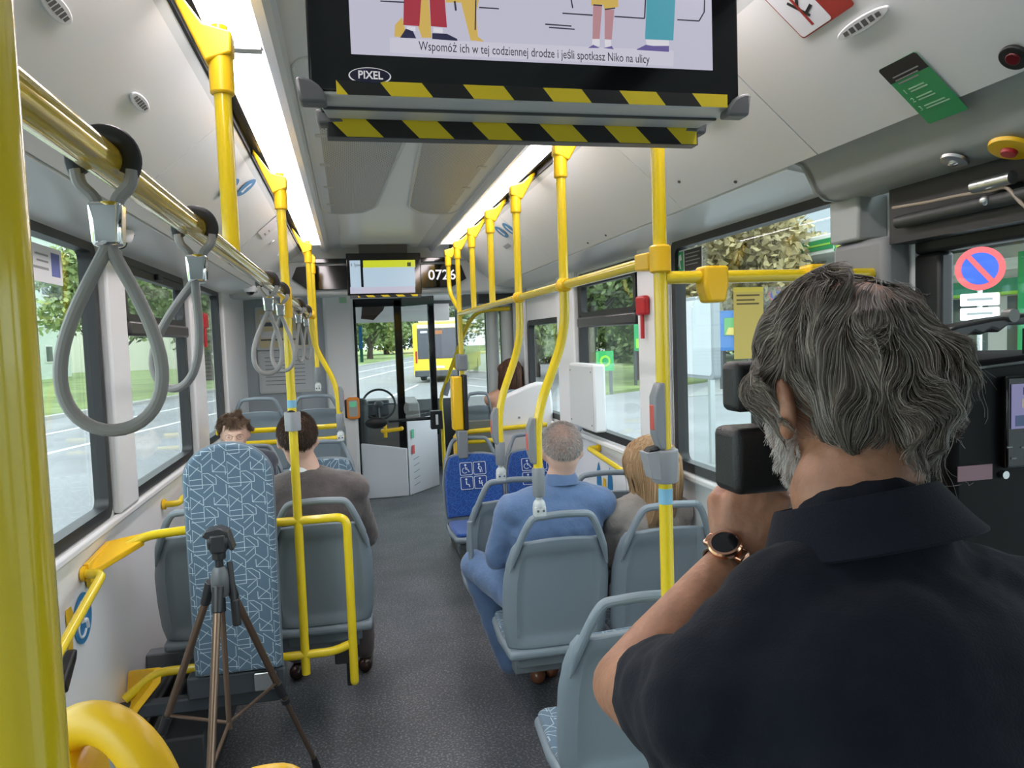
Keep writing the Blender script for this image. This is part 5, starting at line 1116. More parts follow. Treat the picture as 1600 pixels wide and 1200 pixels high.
# right arm, raised to the far side of the camera
ER = Vector((.70, .62, 1.36)); WRR = Vector((.63, .84, 1.57)); limb(b, [SRt, ER, WRR], [.058, .042, .028], n=20)
hd = (Vector((.585, .87, 1.65))-WRR).normalized(); b.ell(WRR+hd*.045, (.022, .048, .036), hd.to_track_quat('Y', 'Z').to_matrix())
for k_ in range(4): o_ = Vector((0, 0, 1)).cross(hd).normalized()*.0+Vector((.006, .010, .012))*(k_-1.5)*1.4; p_ = WRR+hd*.085+o_; limb(b, [p_, p_+Vector((-.028, .010, .012)), p_+Vector((-.050, -.004, .006)), p_+Vector((-.058, -.016, -.006))], [.0108, .0095, .0088, .0075], n=10)
limb(b, [WRR+hd*.03+Vector((-.01, -.02, 0)), WRR+hd*.07+Vector((-.025, -.028, 0)), WRR+hd*.10+Vector((-.035, -.02, 0))], [.014, .012, .009], n=10)
for sx in (-.09, .09): limb(b, [(.46+sx, .50, .93), (.46+sx*1.1, .49, .50), (.46+sx*1.2, .45, .09)], [.092, .060, .040], n=20); limb(b, [(.46+sx*1.2, .45, .06), (.46+sx*1.3, .56, .04)], [.036, .030])
body = skinned(b, 'body', SKT, t, .0042, 4)
POLO = mat('navy_polo_knit', (.0045, .006, .0125), .92, spec=.25, bump=(420, .25), vary=(20, .12), sheen=.04)
c = MB(); man_torso(c, .013); u_ = (EL-SL); limb(c, [SL, SL+u_*.25, SL+u_*.52], [.072, .066, .060], n=28); limb(c, [SRt, SRt+(ER-SRt)*.8], [.074, .066], n=24)
c.ell((.46, .50, .93), (.19, .145, .12), n=28, m=14); limb(c, [neck0+Vector((0, .0, -.03)), neck0+Vector((0, .01, -.005))], [.085, .072])
polo = skinned(c, 'polo_shirt', POLO, t, .0065, 7, crease=(.055, .012))
def collar(parent, c0, ax, R0, R1, h, m, droop=.02):
    A = Vector(ax).normalized(); _, u, w = frame_of(A); mb = MB(); n = 60; prof = [(R0, 0), (R0+(R1-R0)*.5, h*.6), (R1, h), (R1+.004, h+.004), (R1+.010, h*.8), (R0+.020, -.002), (R0+.030, -droop), (R0+.026, -droop-.003)]
    k = len(prof)
    for i in range(n):
        a = 2*math.pi*i/n
        for r, z in prof: mb.v.append(c0+A*z+(u*math.cos(a)*1.0+w*math.sin(a))*r)
    mb.f = [(i*k+j, ((i+1) % n)*k+j, ((i+1) % n)*k+(j+1) % k, i*k+(j+1) % k) for i in range(n) for j in range(k)]
    return mb.build('polo_collar', m, parent, smooth=60, sub=1)
collar(t, neck0+Vector((-.002, .008, -.005)), (-.10, .32, 1), .080, .074, .038, POLO, .012)
c = MB()
for sx in (-.09, .09): limb(c, [(.46+sx, .50, .90), (.46+sx*1.1, .49, .50), (.46+sx*1.2, .45, .08)], [.112, .080, .066], n=20)
c.ell((.46, .50, .94), (.178, .135, .11)); skinned(c, 'trousers', cloth('dark_trousers', 0), t, .012, 5, crease=(.06, .012))
for sx in (-.11, .11): q = MB(); limb(q, [(.46+sx, .42, .05), (.46+sx*1.08, .54, .045), (.46+sx*1.1, .61, .035)], [.044, .046, .034]); q.v = [Vector((v.x, v.y, max(v.z, .003))) for v in q.v]; skinned(q, 'shoe', DBR, t, .008, 3)
eyes(t, HM, HS)
# curly hair growing from a whorl at the crown
def man_hair(n, seed, K=15, r0=.00042, layer=0., lenf=1.):
    rg = np.random.default_rng(seed); crown = np.array([.10, -.58, .80]); crown /= np.linalg.norm(crown)
    def keep(d):
        back = (d[:, 1] < -.05) & (d[:, 2] > -.66); topf = (d[:, 2] > .30) & (d[:, 1] < .88); sides = (np.abs(d[:, 0]) > .45) & (d[:, 2] > -.05) & (d[:, 1] < .62)
        bald = (d @ crown) > .985; bald2 = ((d @ crown) > .92) & (rg.uniform(0, 1, len(d)) < .55)
        ear = (np.abs(d[:, 0]) > .86) & (d[:, 2] < .02) & (d[:, 2] > -.62) & (d[:, 1] > -.22)
        return (back | topf | sides) & ~bald & ~bald2 & ~ear
    p, nn = scalp(HM, HS, n, rg, keep, off=1.02+layer); N = len(p); C_ = np.array([0, -.012, .022]); rad = np.array([.079, .099, .094])
    dirn = (p-C_)/rad; cr_ = crown*1.0
    away = dirn-cr_; away -= nn*np.sum(away*nn, 1)[:, None]; away /= np.linalg.norm(away, axis=1)[:, None]+1e-6; sw = np.cross(nn, away)
    L = lenf*(.050+.030*np.clip(1-dirn[:, 2], 0, 1.3)+rg.uniform(-.014, .018, N)); ns = vnoise(p, 40, 5); G = [p]; cur = p.copy(); flow = away+.35*sw
    L = np.where(dirn[:, 2] < -.45, L*.80, L)
    for k in range(1, K):
        q = (cur-C_)/rad; rr = np.linalg.norm(q, axis=1)[:, None]; n_ = q/rr; u = k/(K-1)
        g = flow*(.9-.25*u)+np.array([0, -.10, -.55])*(.5+u*.8); g -= n_*np.sum(g*n_, 1)[:, None]*(.85*np.clip((q[:, 2:3]+.75)/.45, 0, 1))
        lift = .75*(1-u*1.1)-np.clip((rr-1.13)*6, -1, 1.8)*.9
        d = g+n_*lift*.55*np.clip((1-dirn @ crown)*5, .15, 1)[:, None]+1.05*vnoise(cur, 48, 3)*(.35+u)+.70*vnoise(cur+ns*.004, 120, 9)*u; d /= np.linalg.norm(d, axis=1)[:, None]
        cur = cur+d*(L/(K-1))[:, None]; q2 = (cur-C_)/rad; r2 = np.linalg.norm(q2, axis=1)[:, None]; cur = np.where(r2 < 1.03, C_+q2/r2*1.03*rad, cur); lim = np.where((q2[:, 2:3] > .1) & (r2 > 1.17), 1.17+(r2-1.17)*.3, r2); cur = C_+(cur-C_)*np.where(r2 < 1.03, 1, lim/r2); G.append(cur.copy())
    return to_world(HM, np.stack(G, 1))
HG = man_hair(15000, 41)
strands('hair', HG, t, .00042, [(.050, .038, .030), (.115, .090, .072), (.20, .165, .135), (.42, .37, .31)], seed=41, taper=.4)
fl = man_hair(420, 44, K=18, layer=.05, lenf=1.45); strands('flyaway_hair', fl, t, .00022, [(.25, .23, .21), (.60, .57, .53)], seed=44, taper=.5)
# white beard
rg = np.random.default_rng(51); d = rg.normal(0, 1, (26000, 3)); d /= np.linalg.norm(d, axis=1)[:, None]
pts = []; nrm = []
for c_, r_ in (((0, .02, -.02), (.066, .078, .085)), ((0, .045, -.070), (.050, .048, .042)), ((0, .075, -.085), (.024, .020, .020))):
    r_ = np.array(r_)*1.02; P_ = d*r_+np.array(c_); nn = d/r_; nn /= np.linalg.norm(nn, axis=1)[:, None]; k = (P_[:, 2] < -.012-.25*np.clip(.05-np.abs(P_[:, 0]), 0, .05)) & (P_[:, 1] > .012-.30*(P_[:, 2]+.06)) & (d[:, 1] > -.25); pts.append(P_[k][:4200]); nrm.append(nn[k][:4200])
P_ = np.concatenate(pts); NN = np.concatenate(nrm); N = len(P_); G = [P_]; cur = P_.copy(); L = rg.uniform(.008, .020, (N, 1))
for k in range(1, 6): dd = NN*.55+np.array([0, .1, -.9])+.5*vnoise(cur, 160, 7)+rg.normal(0, .12, (N, 3)); dd /= np.linalg.norm(dd, axis=1)[:, None]; cur = cur+dd*L/5; G.append(cur.copy())
strands('beard', to_world(HM, np.stack(G, 1)), t, .00045, [(.45, .33, .30), (.62, .60, .57), (.80, .78, .75)], seed=51)
# wrist watch
wc = EL+(WR-EL)*.93; wd = WD; vd = (CAM-wc).normalized(); on_ = (vd-wd*vd.dot(wd)); on_ = (on_.normalized()*.75+Vector((-.45, 0, .55))); on_ = (on_-wd*on_.dot(wd)).normalized(); sd_ = wd.cross(on_).normalized()
w_t = thing('wrist_watch', 'rose gold wrist watch with black dial and brown strap on the raised wrist', 'watch', wc)
mb = MB(); ring = []
for i in range(40): a = 2*math.pi*i/40; ring.append((on_*math.cos(a)*.0315+sd_*math.sin(a)*.0315))
n = 40; mb.v = [wc+r_+wd*z for z in (-.010, .010) for r_ in ring]+[wc+r_*1.07+wd*z for z in (-.010, .010) for r_ in ring]
mb.f = [(i, (i+1) % n, n+(i+1) % n, n+i) for i in range(n)]+[(2*n+i, 2*n+(i+1) % n, 3*n+(i+1) % n, 3*n+i) for i in range(n)]+[(i, (i+1) % n, 2*n+(i+1) % n, 2*n+i) for i in range(n)]+[(n+i, n+(i+1) % n, 3*n+(i+1) % n, 3*n+i) for i in range(n)]
mb.build('strap', mat('brown_strap', (.10, .055, .03), .55), w_t)
RG = mat('rose_gold', (.80, .42, .28), .18, metal=1); f_c = wc+on_*.033
mb = MB(); mb.lathe([(.019, 0), (.0215, .003), (.0215, .008), (.0195, .0105), (.0165, .0105), (.0165, .008)], f_c, ax=on_, n=36); mb.build('case', RG, w_t)
mb = MB(); mb.lathe([(.0168, .0085), (.0164, .0095)], f_c, ax=on_, n=36); mb.build('dial', BLG, w_t)
for sg in (-1, 1): mb = MB(); q = f_c+sd_*sg*.022; Mx = Matrix(((sd_.x, wd.x, on_.x, q.x), (sd_.y, wd.y, on_.y, q.y), (sd_.z, wd.z, on_.z, q.z), (0, 0, 0, 1))); mb.box((-.007, -.009, -.006), (.007, .009, .003), Mx); mb.build('lug', RG, w_t, bevel=.002)
# the black camera he holds
kt = thing('camera', 'black camera held up to the face by the person in the navy polo', 'camera', at(1190, 715, Y=.84))
def cbox(px0, py0, px1, py1, Y, dp, nm, m, bev=.006, pr=kt):
    a, b_ = at(px0, py0, Y=Y), at(px1, py1, Y=Y); mb = MB(); mb.box((a.x, Y, b_.z), (b_.x, Y+dp, a.z)); return mb.build(nm, m, pr, bevel=bev, seg=3)
CB = mat('camera_black', (.012, .012, .013), .42, bump=(600, .25))
cbox(1150, 672, 1250, 768, .80, .06, 'camera_body', CB, .010); cbox(1150, 566, 1215, 642, .80, .04, 'viewfinder_hood', CB, .009); cbox(1205, 630, 1250, 680, .81, .05, 'stem', CB, .004)
a = at(1205, 718, Y=.86); mb = MB(); mb.cyl((a.x, .858, a.z), (a.x, .92, a.z), .026, .029); mb.build('lens', BLG, kt)
# big video camera behind his shoulder
vt = thing('video_camera', 'big black video camera with ribbed top handle and side monitor at the right edge', 'video camera', (.82, .82, 1.45))
VB = mat('video_black', (.006, .006, .007), .6, spec=.2)
Yv = .78
a0, a1 = at(1497, 562, Y=Yv), at(1497, 900, Y=Yv)
mb = MB(); mb.prism([(a0.x-.01, Yv, a1.z), (a0.x-.01, Yv, a0.z-.012), (a0.x+.02, Yv, a0.z-.004), (a0.x+.16, Yv, a0.z+.004), (a0.x+.30, Yv, a0.z), (a0.x+.32, Yv, a1.z)], (0, .16, 0)); mb.build('camera_body', VB, vt, bevel=.012, seg=3)
def vp(px, py, dy=0): return at(px, py, Y=Yv-dy)
hp = [vp(1485, 513), vp(1500, 508), vp(1550, 498), vp(1620, 488), vp(1700, 490)]
mb = MB(); lo = [vp(1486, 530), vp(1500, 524), vp(1512, 528), vp(1524, 519), vp(1537, 524), vp(1550, 514), vp(1563, 519), vp(1578, 508), vp(1640, 505), vp(1700, 510)]
mb.prism(hp+lo[::-1], (0, .035, 0)); mb.build('top_handle', mat('handle_black', (.02, .02, .021), .35), vt, bevel=.004, ang=50)
mb = MB(); q = vp(1585, 493, .004); mb.cyl(q, q+Vector((0, .012, 0)), .0085); mb.build('bolt', mat('dull_steel', (.20, .20, .19), .5, metal=.6), vt)
for px in (1640, 1500): mb = MB(); q = vp(px, 512); mb.box((q.x-.01, Yv+.005, a0.z-.01), (q.x+.012, Yv+.03, q.z)); mb.build('handle_post', VB, vt)
q0, q1 = vp(1570, 600, .003), vp(1640, 664, .003)
mb = MB(); mb.box((q0.x-.006, Yv-.012, q1.z-.05), (q1.x+.01, Yv-.001, q0.z+.010)); mb.build('monitor_frame', BLG, vt, bevel=.003)
scr = MB(); scr.box((q0.x, Yv-.0135, q1.z), (q1.x, Yv-.0125, q0.z)); so_ = scr.build('monitor_screen', emis('lcd_lavender', (.20, .19, .38), .8), vt, smooth=0)
for nm, pp, cc in (('dark_shape', (1584, 604, 1640, 612), (.03, .03, .08)), ('teal_shape', (1594, 632, 1640, 664), (.03, .09, .16)), ('dark_blue_shape', (1572, 648, 1592, 663), (.03, .06, .14)), ('pale_shape', (1582, 622, 1640, 632), (.35, .32, .28))):
    u0, u1 = vp(pp[0], pp[1]), vp(pp[2], pp[3]); mb = MB(); mb.box((u0.x, Yv-.0142, u1.z), (u1.x, Yv-.0136, u0.z)); mb.build(nm, emis('lcd_'+nm, cc, .8), so_, smooth=0)
u0, u1 = vp(1508, 728), vp(1549, 748); mb = MB(); mb.box((u0.x-.012, Yv-.0015, u1.z), (u1.x, Yv-.0002, u0.z)); mb.build('pink_label', mat('pink_label', (.42, .24, .28), .6), vt, smooth=0)
for px in (1560, 1582, 1604): u0 = vp(px, 697); mb = MB(); mb.box((u0.x, Yv-.0132, u0.z-.001), (u0.x+.008, Yv-.012, u0.z+.001)); mb.build('button_mark', mat('grey_print', 0), vt, smooth=0)
for px in (1567, 1592): u0 = vp(px, 714); mb = MB(); mb.box((u0.x, Yv-.0132, u0.z-.001), (u0.x+.007, Yv-.012, u0.z+.001)); mb.build('button_mark', mat('grey_print', 0), vt, smooth=0)
mb = MB(); u0 = vp(1566, 741); mb.cyl(u0, u0-Vector((0, .006, 0)), .005); mb.build('knob', ALU, vt)
mb = MB(); mb.tube([vp(1500, 578), vp(1545, 573), vp(1620, 563)], .0018, n=6); mb.build('edge_strip', ALU, vt)
mb = MB(); mb.cyl((1.0, .86, a1.z+.01), (1.0, .86, 0.02), .02); mb.cyl((1.0, .86, .0), (1.0, .86, .03), .12, .10); mb.build('monopod', TB, vt)
# ============================================================ driver's cabin and front entrance
CY = 8.4
def pz(px, py, Y): return at(px, py, Y=Y)
t = thing('driver_cabin_partition', 'black framed glass and white partition of the driver cabin, facing the aisle', 'partition', (.4, CY, 0))
x0, xm, x1 = pz(556, 620, CY).x, pz(634, 620, CY).x, pz(680, 650, 8.9).x
zt = pz(556, 470, CY).z; zs0 = pz(564, 693, CY).z; zs1 = pz(640, 700, CY).z
def post(a, b, w, m, nm, dpt=.05):
    mb = MB(); d = Vector(b)-Vector(a); mb.prism([Vector(a)+Vector((-w/2, 0, 0)), Vector(a)+Vector((w/2, 0, 0)), Vector(a)+Vector((w/2, dpt, 0)), Vector(a)+Vector((-w/2, dpt, 0))], d); return mb.build(nm, m, t, bevel=.006)
post((x0, CY, 0), (x0, CY, zt), .085, BLG, 'left_post'); post((xm-.05, CY, zs1), (xm-.05, CY, zt), .085, BLG, 'middle_post'); post((x1, 8.9, .62), (x1, 8.9, zt+.05), .08, BLG, 'right_post')
mb = MB(); mb.box((x0, CY, zt-.07), (xm, CY+.06, zt+.02)); mb.prism([(xm-.05, CY, zt-.08), (x1+.04, 8.9, zt-.03), (x1+.04, 8.96, zt-.03), (xm-.05, CY+.06, zt-.08)], (0, 0, .10)); mb.build('top_bar', BLG, t)
mb = MB(); mb.box((x0, CY+.02, zs0), (xm-.05, CY+.028, zt-.05)); mb.build('rear_pane', PLX, t, smooth=0)
mb = MB(); mb.prism([(xm-.02, CY+.03, .9), (x1, 8.93, .9), (x1, 8.938, .9), (xm-.02, CY+.038, .9)], (0, 0, zt-.95)); mb.build('door_pane', PLX, t, smooth=0)
CW = mat('cabin_white', (.72, .71, .75), .35)
mb = MB(); mb.prism([(x0+.03, CY-.01, .0), (xm-.01, CY-.01, .0), (xm-.01, CY-.01, zs1), (x0+.03, CY-.01, zs0)], (0, .04, 0)); mb.build('lower_panel', CW, t, bevel=.012)
mb = MB(); mb.prism([(xm+.0, CY-.0, .0), (x1+.02, 8.9, .0), (x1+.02, 8.94, .0), (xm+.0, CY+.04, .0)], (0, 0, .86)); mb.build('door', CW, t, bevel=.01)
dM = basis((xm+.05, CY+.052, 0), (x1-xm, 8.9-CY, 0), (0, 0, 1)); dM.translation += Vector((0, -.012, 0))
for col, y, m_ in (('green_mark', .70, mat('mint_print', (.12, .50, .28), .5)), ('red_mark', .52, mat('coral_print', (.70, .10, .10), .5))):
    mb = MB(); plate(mb, dM, [(0, y-.05), (.05, y-.05), (.05, y+.05), (0, y+.05)], .001); mb.build(col, m_, t, smooth=0)
for k_ in range(5): mb = MB(); plate(mb, dM, [(.02, .40-k_*.075), (.14, .42-k_*.075), (.14, .427-k_*.075), (.02, .407-k_*.075)], .001); mb.build('scale_line', mat('grey_print', 0), t, smooth=0)
for px, py in ((600, 692-45), (623, 684)):
    pass
mb = MB(); h0, h1 = pz(598, 674, CY-.06), pz(628, 670, CY-.06); mb.tube(fillet([h0+Vector((0, .05, 0)), h0, h1, h1+Vector((0, .05, 0))], .02), .022); mb.cyl(h0+Vector((.03, 0, -.07)), h0+Vector((.03, 0, .07)), .02); mb.build('handle', YPL, t)
mb = MB(); mb.prism([(pz(635+4*math.cos(2*math.pi*i/24), 638+9*math.sin(2*math.pi*i/24), CY-.012)) for i in range(24)], (0, .006, 0)); mb.build('round_emblem', ALU, t, smooth=0)
# blue and green strips on the left post
mb = MB(); a, b_ = pz(560, 510, CY-.008), pz(567, 545, CY-.008); mb.box((a.x, a.y, b_.z), (b_.x, a.y+.006, a.z)); mb.build('blue_label', mat('label_blue', (.03, .25, .55), .4), t, smooth=0)
mb = MB(); a, b_ = pz(562, 545, CY-.008), pz(568, 566, CY-.008); mb.box((a.x, a.y, b_.z), (b_.x, a.y+.006, a.z)); mb.build('green_label', mat('label_green', (.03, .28, .15), .4), t, smooth=0)
# steering wheel, dashboard, driver seat, visors
t = thing('steering_wheel', 'steering wheel seen through the cabin glass', 'steering wheel', (.28, 9.35, 1.1)); M = Matrix.Translation(pz(592, 632, 9.35)) @ Matrix.Rotation(R(65), 4, 'X')
mb = MB(); mb.tube([M @ Vector((.20*math.cos(2*math.pi*i/32), .20*math.sin(2*math.pi*i/32), 0)) for i in range(32)], .014, closed=True); mb.build('rim', BLK, t)
mb = MB(); mb.ell(M.translation, (.06, .04, .05)); mb.build('hub', DGR, t)
for an in (0, 180, 270): q = MB(); q.cyl(M.translation, M @ Vector((.2*math.cos(R(an)), .2*math.sin(R(an)), 0)), .011); q.build('spoke', DGR, t)
mb = MB(); c_ = M.translation; mb.cyl(c_+Vector((0, .02, 0)), Vector((c_.x, 9.75, .55)), .035); mb.build('column', DGR, t)
t = thing('dashboard', 'dark driver dashboard below the windshield', 'dashboard', (.1, 9.9, 0)); mb = MB(); mb.prism([(-.7, 9.55, .0), (-.7, 9.55, .78), (-.7, 9.7, .95), (-.7, 10.2, 1.0), (-.7, 10.2, 0)], (1.55, 0, 0)); mb.build('body', mat('dash_brown_grey', (.12, .11, .10), .6), t, bevel=.02)
mb = MB(); mb.box((.18, 9.55, .82), (.46, 9.62, 1.02)); mb.build('instrument_cluster', DGR, t, bevel=.02)
mb = MB(); mb.box((-.35, 9.5, .80), (-.15, 9.58, .98)); mb.build('red_sign', mat('coral_print', 0), t, bevel=.01)
t = thing('driver_seat', 'dark driver seat behind the cabin glass', 'seat', (-.05, 8.95, 0))
mb = MB(); mb.box((-.28, 8.8, .1), (.18, 9.2, .45)); mb.build('seat_base', DGR, t, bevel=.03); mb = MB(); mb.box((-.27, 8.75, .45), (.17, 9.25, .56)); mb.build('cushion', DGR, t, bevel=.04)
mb = MB(); mb.box((-.27, 8.62, .5), (.17, 8.74, 1.12)); mb.build('backrest', DGR, t, bevel=.05)
t = thing('sun_visor', 'pale pleated sun blind at the top of the windshield', 'blind', (.3, 10.1, 2.2)); mb = MB()
mb.box((-.85, 10.1, 2.02), (1.35, 10.12, 2.25)); mb.build('blind', mat('blind_white', (.75, .72, .72), .6), t, bevel=.005)
mb = MB(); a = pz(563, 478, 8.7); b_ = pz(603, 497, 8.7); mb.prism([(a.x, 8.7, b_.z), (a.x+.02, 8.7, a.z), (b_.x, 8.7, a.z), (b_.x-.03, 8.7, a.z-.06), ((a.x+b_.x)/2, 8.7, b_.z-.02)], (0, .03, 0))
o = mb.build('mirror', mat('mirror_brown', (.10, .06, .05), .3)); tag(o, 'dark brown cab mirror behind the top of the cabin glass', 'mirror')
# orange validator on the white pillar
p = at(552, 638, Y=6.86); t = thing('card_validator', 'orange rounded card validator on the white pillar beside the driver partition', 'ticket validator', p)
mb = MB(); plate(mb, basis(p+Vector((0, .03, 0)), (1, 0, 0), (0, 0, 1)), rrect(.115, .20, .03), .04); mb.build('orange_case', mat('validator_orange', (.75, .24, .03), .35), t, bevel=.01)
mb = MB(); plate(mb, basis(p+Vector((0, -.008, 0)), (1, 0, 0), (0, 0, 1)), rrect(.080, .15, .02), .004); mb.build('grey_face', mat('face_grey', (.40, .42, .40), .3), t, bevel=.002)
mb = MB(); plate(mb, basis(p+Vector((0, -.012, .035)), (1, 0, 0), (0, 0, 1)), rrect(.055, .045, .005), .004); mb.build('green_screen', emis('green_glow', (.12, .5, .28), .7), t, smooth=0)
mb = MB(); mb.box((p.x-.075, p.y+.025, p.z-.09), (p.x-.03, p.y+.09, p.z+.08)); mb.build('back_plate', BLK, t, bevel=.01)
# yellow validator + grey clamp on the tall pole
VX = PX
p0, p1 = at(714, 588, Y=5.2), at(722, 671, Y=5.2); t = thing('ticket_validator', 'tall yellow ticket machine with black side on the pole by the priority seats', 'ticket validator', (p0.x, 5.2, p1.z))
mb = MB(); mb.box((p0.x-.045, 5.14, p1.z), (p0.x+.03, 5.26, p0.z)); mb.build('yellow_case', YPL, t, bevel=.012); mb = MB(); mb.box((p0.x+.031, 5.13, p1.z), (p0.x+.062, 5.27, p0.z+.01)); mb.build('black_face', BLK, t, bevel=.006)
mb = MB(); mb.box((p0.x-.02, 5.13, p1.z-.20), (p0.x+.05, 5.25, p1.z)); mb.build('grey_foot', CLA, t, bevel=.01)
p = at(721, 567, Y=5.2); t = thing('pole_clamp', 'grey plastic clamp block on the tall pole above the yellow ticket machine', 'clamp', p); mb = MB(); mb.box((p.x-.03, 5.17, p.z-.055), (p.x+.042, 5.31, p.z+.06)); mb.build('block', CLA, t, bevel=.012)
# entrance handrail
pts = [at(797, 482, Y=6.5), at(748, 485, Y=6.6), at(731, 505, Y=6.8), at(716, 545, Y=7.0), at(688, 622, Y=7.3), at(691, 655, Y=7.3)]; e_ = at(694, 700, Y=7.3); pts.append(Vector((e_.x, 7.3, 0.0)))
t = thing('entrance_handrail', 'yellow handrail slanting down at the front door', 'handrail', (e_.x, 7.3, 0)); mb = MB(); mb.tube(fillet(pts, .12), .019); mb.build('tube', YEL, t)
p = at(700, 605, Y=7.2); mb = MB(); mb.cyl(p+Vector((-.03, 0, -.08)), p+Vector((.012, 0, .05)), .026); mb.build('stop_button_box', CLA, t, bevel=.006)
mb = MB(); p = at(716, 570, Y=7.1); mb.ell(p, (.05, .04, .05)); mb.build('joint', YPL, t)
# barrier arm
q0, q1, q2 = at(588, 661, Y=7.1), at(614, 658, Y=7.15), at(676, 653, Y=7.3)
t = thing('barrier_arm', 'black padded barrier arm reaching across the front aisle', 'barrier', (q2.x, 7.3, q2.z))
mb = MB(); mb.ell(q0, (.105, .03, .055)); mb.build('pad', BLK, t); mb = MB(); mb.cyl(q1-Vector((.04, 0, 0)), q2, .012, .018); mb.build('rod', BLK, t)
p = at(682, 655, Y=7.28); mb = MB(); mb.box((p.x-.058, 7.24, p.z-.095), (p.x+.058, 7.34, p.z+.085)); mb.build('bracket_box', TB, t, bevel=.008); mb = MB(); mb.box((p.x-.012, 7.232, p.z-.05), (p.x+.012, 7.242, p.z+.05)); mb.build('label_strip', STW, t)
# notice frames on the bulkhead
def notice(px0, py0, px1, py1, label, yellow):
    a, b_ = at(px0, py0, Y=6.97), at(px1, py1, Y=6.97); t = thing('notice_board', label, 'notice board', ((a.x+b_.x)/2, 6.99, b_.z)); w_, h_ = b_.x-a.x, a.z-b_.z; M = basis(((a.x+b_.x)/2, 6.985, (a.z+b_.z)/2), (1, 0, 0), (0, 0, 1))
    mb = MB(); plate(mb, M, rrect(w_, h_, .02), .012, -.008); mb.build('frame', GRL, t, bevel=.004); mb = MB(); plate(mb, M, rrect(w_-.05, h_-.05, .005), .001, .0045); mb.build('paper', mat('timetable_yellow', (.66, .58, .36), .6) if yellow else mat('paper_grey', (.56, .60, .62), .6), t, smooth=0)
    if yellow:
        W = w_-.08; rows = [(-W/2, h_*.26, W*.9, .05), (-W/2, -h_*.14, W*.9, .06)]; bars(t, M, rows, mat('paper_light', (.66, .68, .70), .6), .006)
        bars(t, M, [(-W/2, h_*.10, W*.28, .035), (-W*.1, h_*.14, W*.28, .10), (-W/2, -h_*.26, W*.8, .015)], mat('slate_print', (.12, .14, .17), .6), .007)
        bars(t, M, [(W*.28, 0, .10, h_*.8)], mat('olive_print', (.16, .17, .14), .6), .007)
    else: bars(t, M, [(-w_*.38, h_*(.34-.09*k_), w_*.7, .008) for k_ in range(8)], mat('grey_print', 0), .006)
notice(397, 480, 487, 545, 'yellow timetable board in a grey frame on the grey bulkhead', True); notice(402, 549, 494, 612, 'pale printed notice in a grey frame below the yellow timetable board', False)
mb = MB(); p = at(487, 462, Y=6.99); mb.box((-.45, 6.985, .9), (-.06, 6.998, 2.12)); o = mb.build('trim_26', mat('bulkhead_panel', (.40, .44, .48), .4), bevel=.003); struct(o)
p = at(536, 468, Y=6.88); t = thing('sticker', 'small pale green sticker at the top of the white pillar by the header', 'sticker', p); mb = MB(); mb.box((p.x-.035, 6.893, p.z-.03), (p.x+.03, 6.8985, p.z+.03)); mb.build('sheet', mat('pale_green_print', 0), t, smooth=0)
# ============================================================ outside
GZ = -.35
ASP = mat('asphalt', (.24, .245, .25), .85, vary=(.5, .12), bump=(40, .3)); GRS = mat('grass', (.20, .27, .09), .9, vary=(.6, .35), bump=(30, .6)); DRY = mat('dry_grass', (.32, .30, .09), .9, vary=(.4, .3))
mb = MB(); mb.box((-150, -80, GZ-.1), (150, 260, GZ)); o = mb.build('road_ground', ASP, smooth=0); struct(o)
def slab(nm, pts, m, z=.10): mb = MB(); mb.prism([(x, y, GZ-.05) for x, y in pts], (0, 0, z+.05)); o = mb.build(nm, m, smooth=0); struct(o)
edge = lambda y, off=0: -16.3+.25*y+off
slab('grass_verge', [(edge(-60), -60), (edge(105), 105), (edge(105)-4, 230), (-140, 230), (-140, -60)], GRS)
slab('kerb', [(edge(-60, .2), -60), (edge(105, .2), 105), (edge(105, -.1), 105), (edge(-60, -.1), -60)], mat('kerb_concrete', (.40, .40, .38), .8), .12)
slab('dry_verge', [(edge(100), 101), (70, 120), (70, 230), (5, 230)], DRY, .15)
slab('grass_right', [(8.3, 24.3), (14, 27.8), (19, 33), (45, 78), (40, 90), (24, 90)], GRS)
slab('pavement_right', [(10.5, 22.0), (30, 24.3), (30, 40), (20, 33), (14, 27)], mat('pavement', (.30, .30, .29), .8, vary=(1, .1)), .03)
LINE = mat('road_marking', (.70, .70, .68), .7)
for off, lb in ((3.0, 'white lane line nearer the grass verge on the left'), (5.6, 'white lane line nearer the bus on the left')):
    mb = MB(); mb.prism([(edge(-10, off-.08), -10, GZ), (edge(95, off-.08), 95, GZ), (edge(95, off+.08), 95, GZ), (edge(-10, off+.08), -10, GZ)], (0, 0, .006)); tag(mb.build('lane_line', LINE, smooth=0), lb, 'road marking')
mb = MB(); mb.prism([(2.2, 12, GZ), (2.3, 12, GZ), (9.4, 40, GZ), (9.2, 40, GZ)], (0, 0, .006)); tag(mb.build('lane_line', LINE, smooth=0), 'white lane line on the right side running towards the bus ahead', 'road marking')
mb = MB(); mb.prism([(-1.2, 18, GZ), (-1.08, 18, GZ), (3.2, 36, GZ), (3.08, 36, GZ)], (0, 0, .006)); tag(mb.build('lane_line', LINE, smooth=0), 'white lane line ahead, left of the yellow bus', 'road marking')

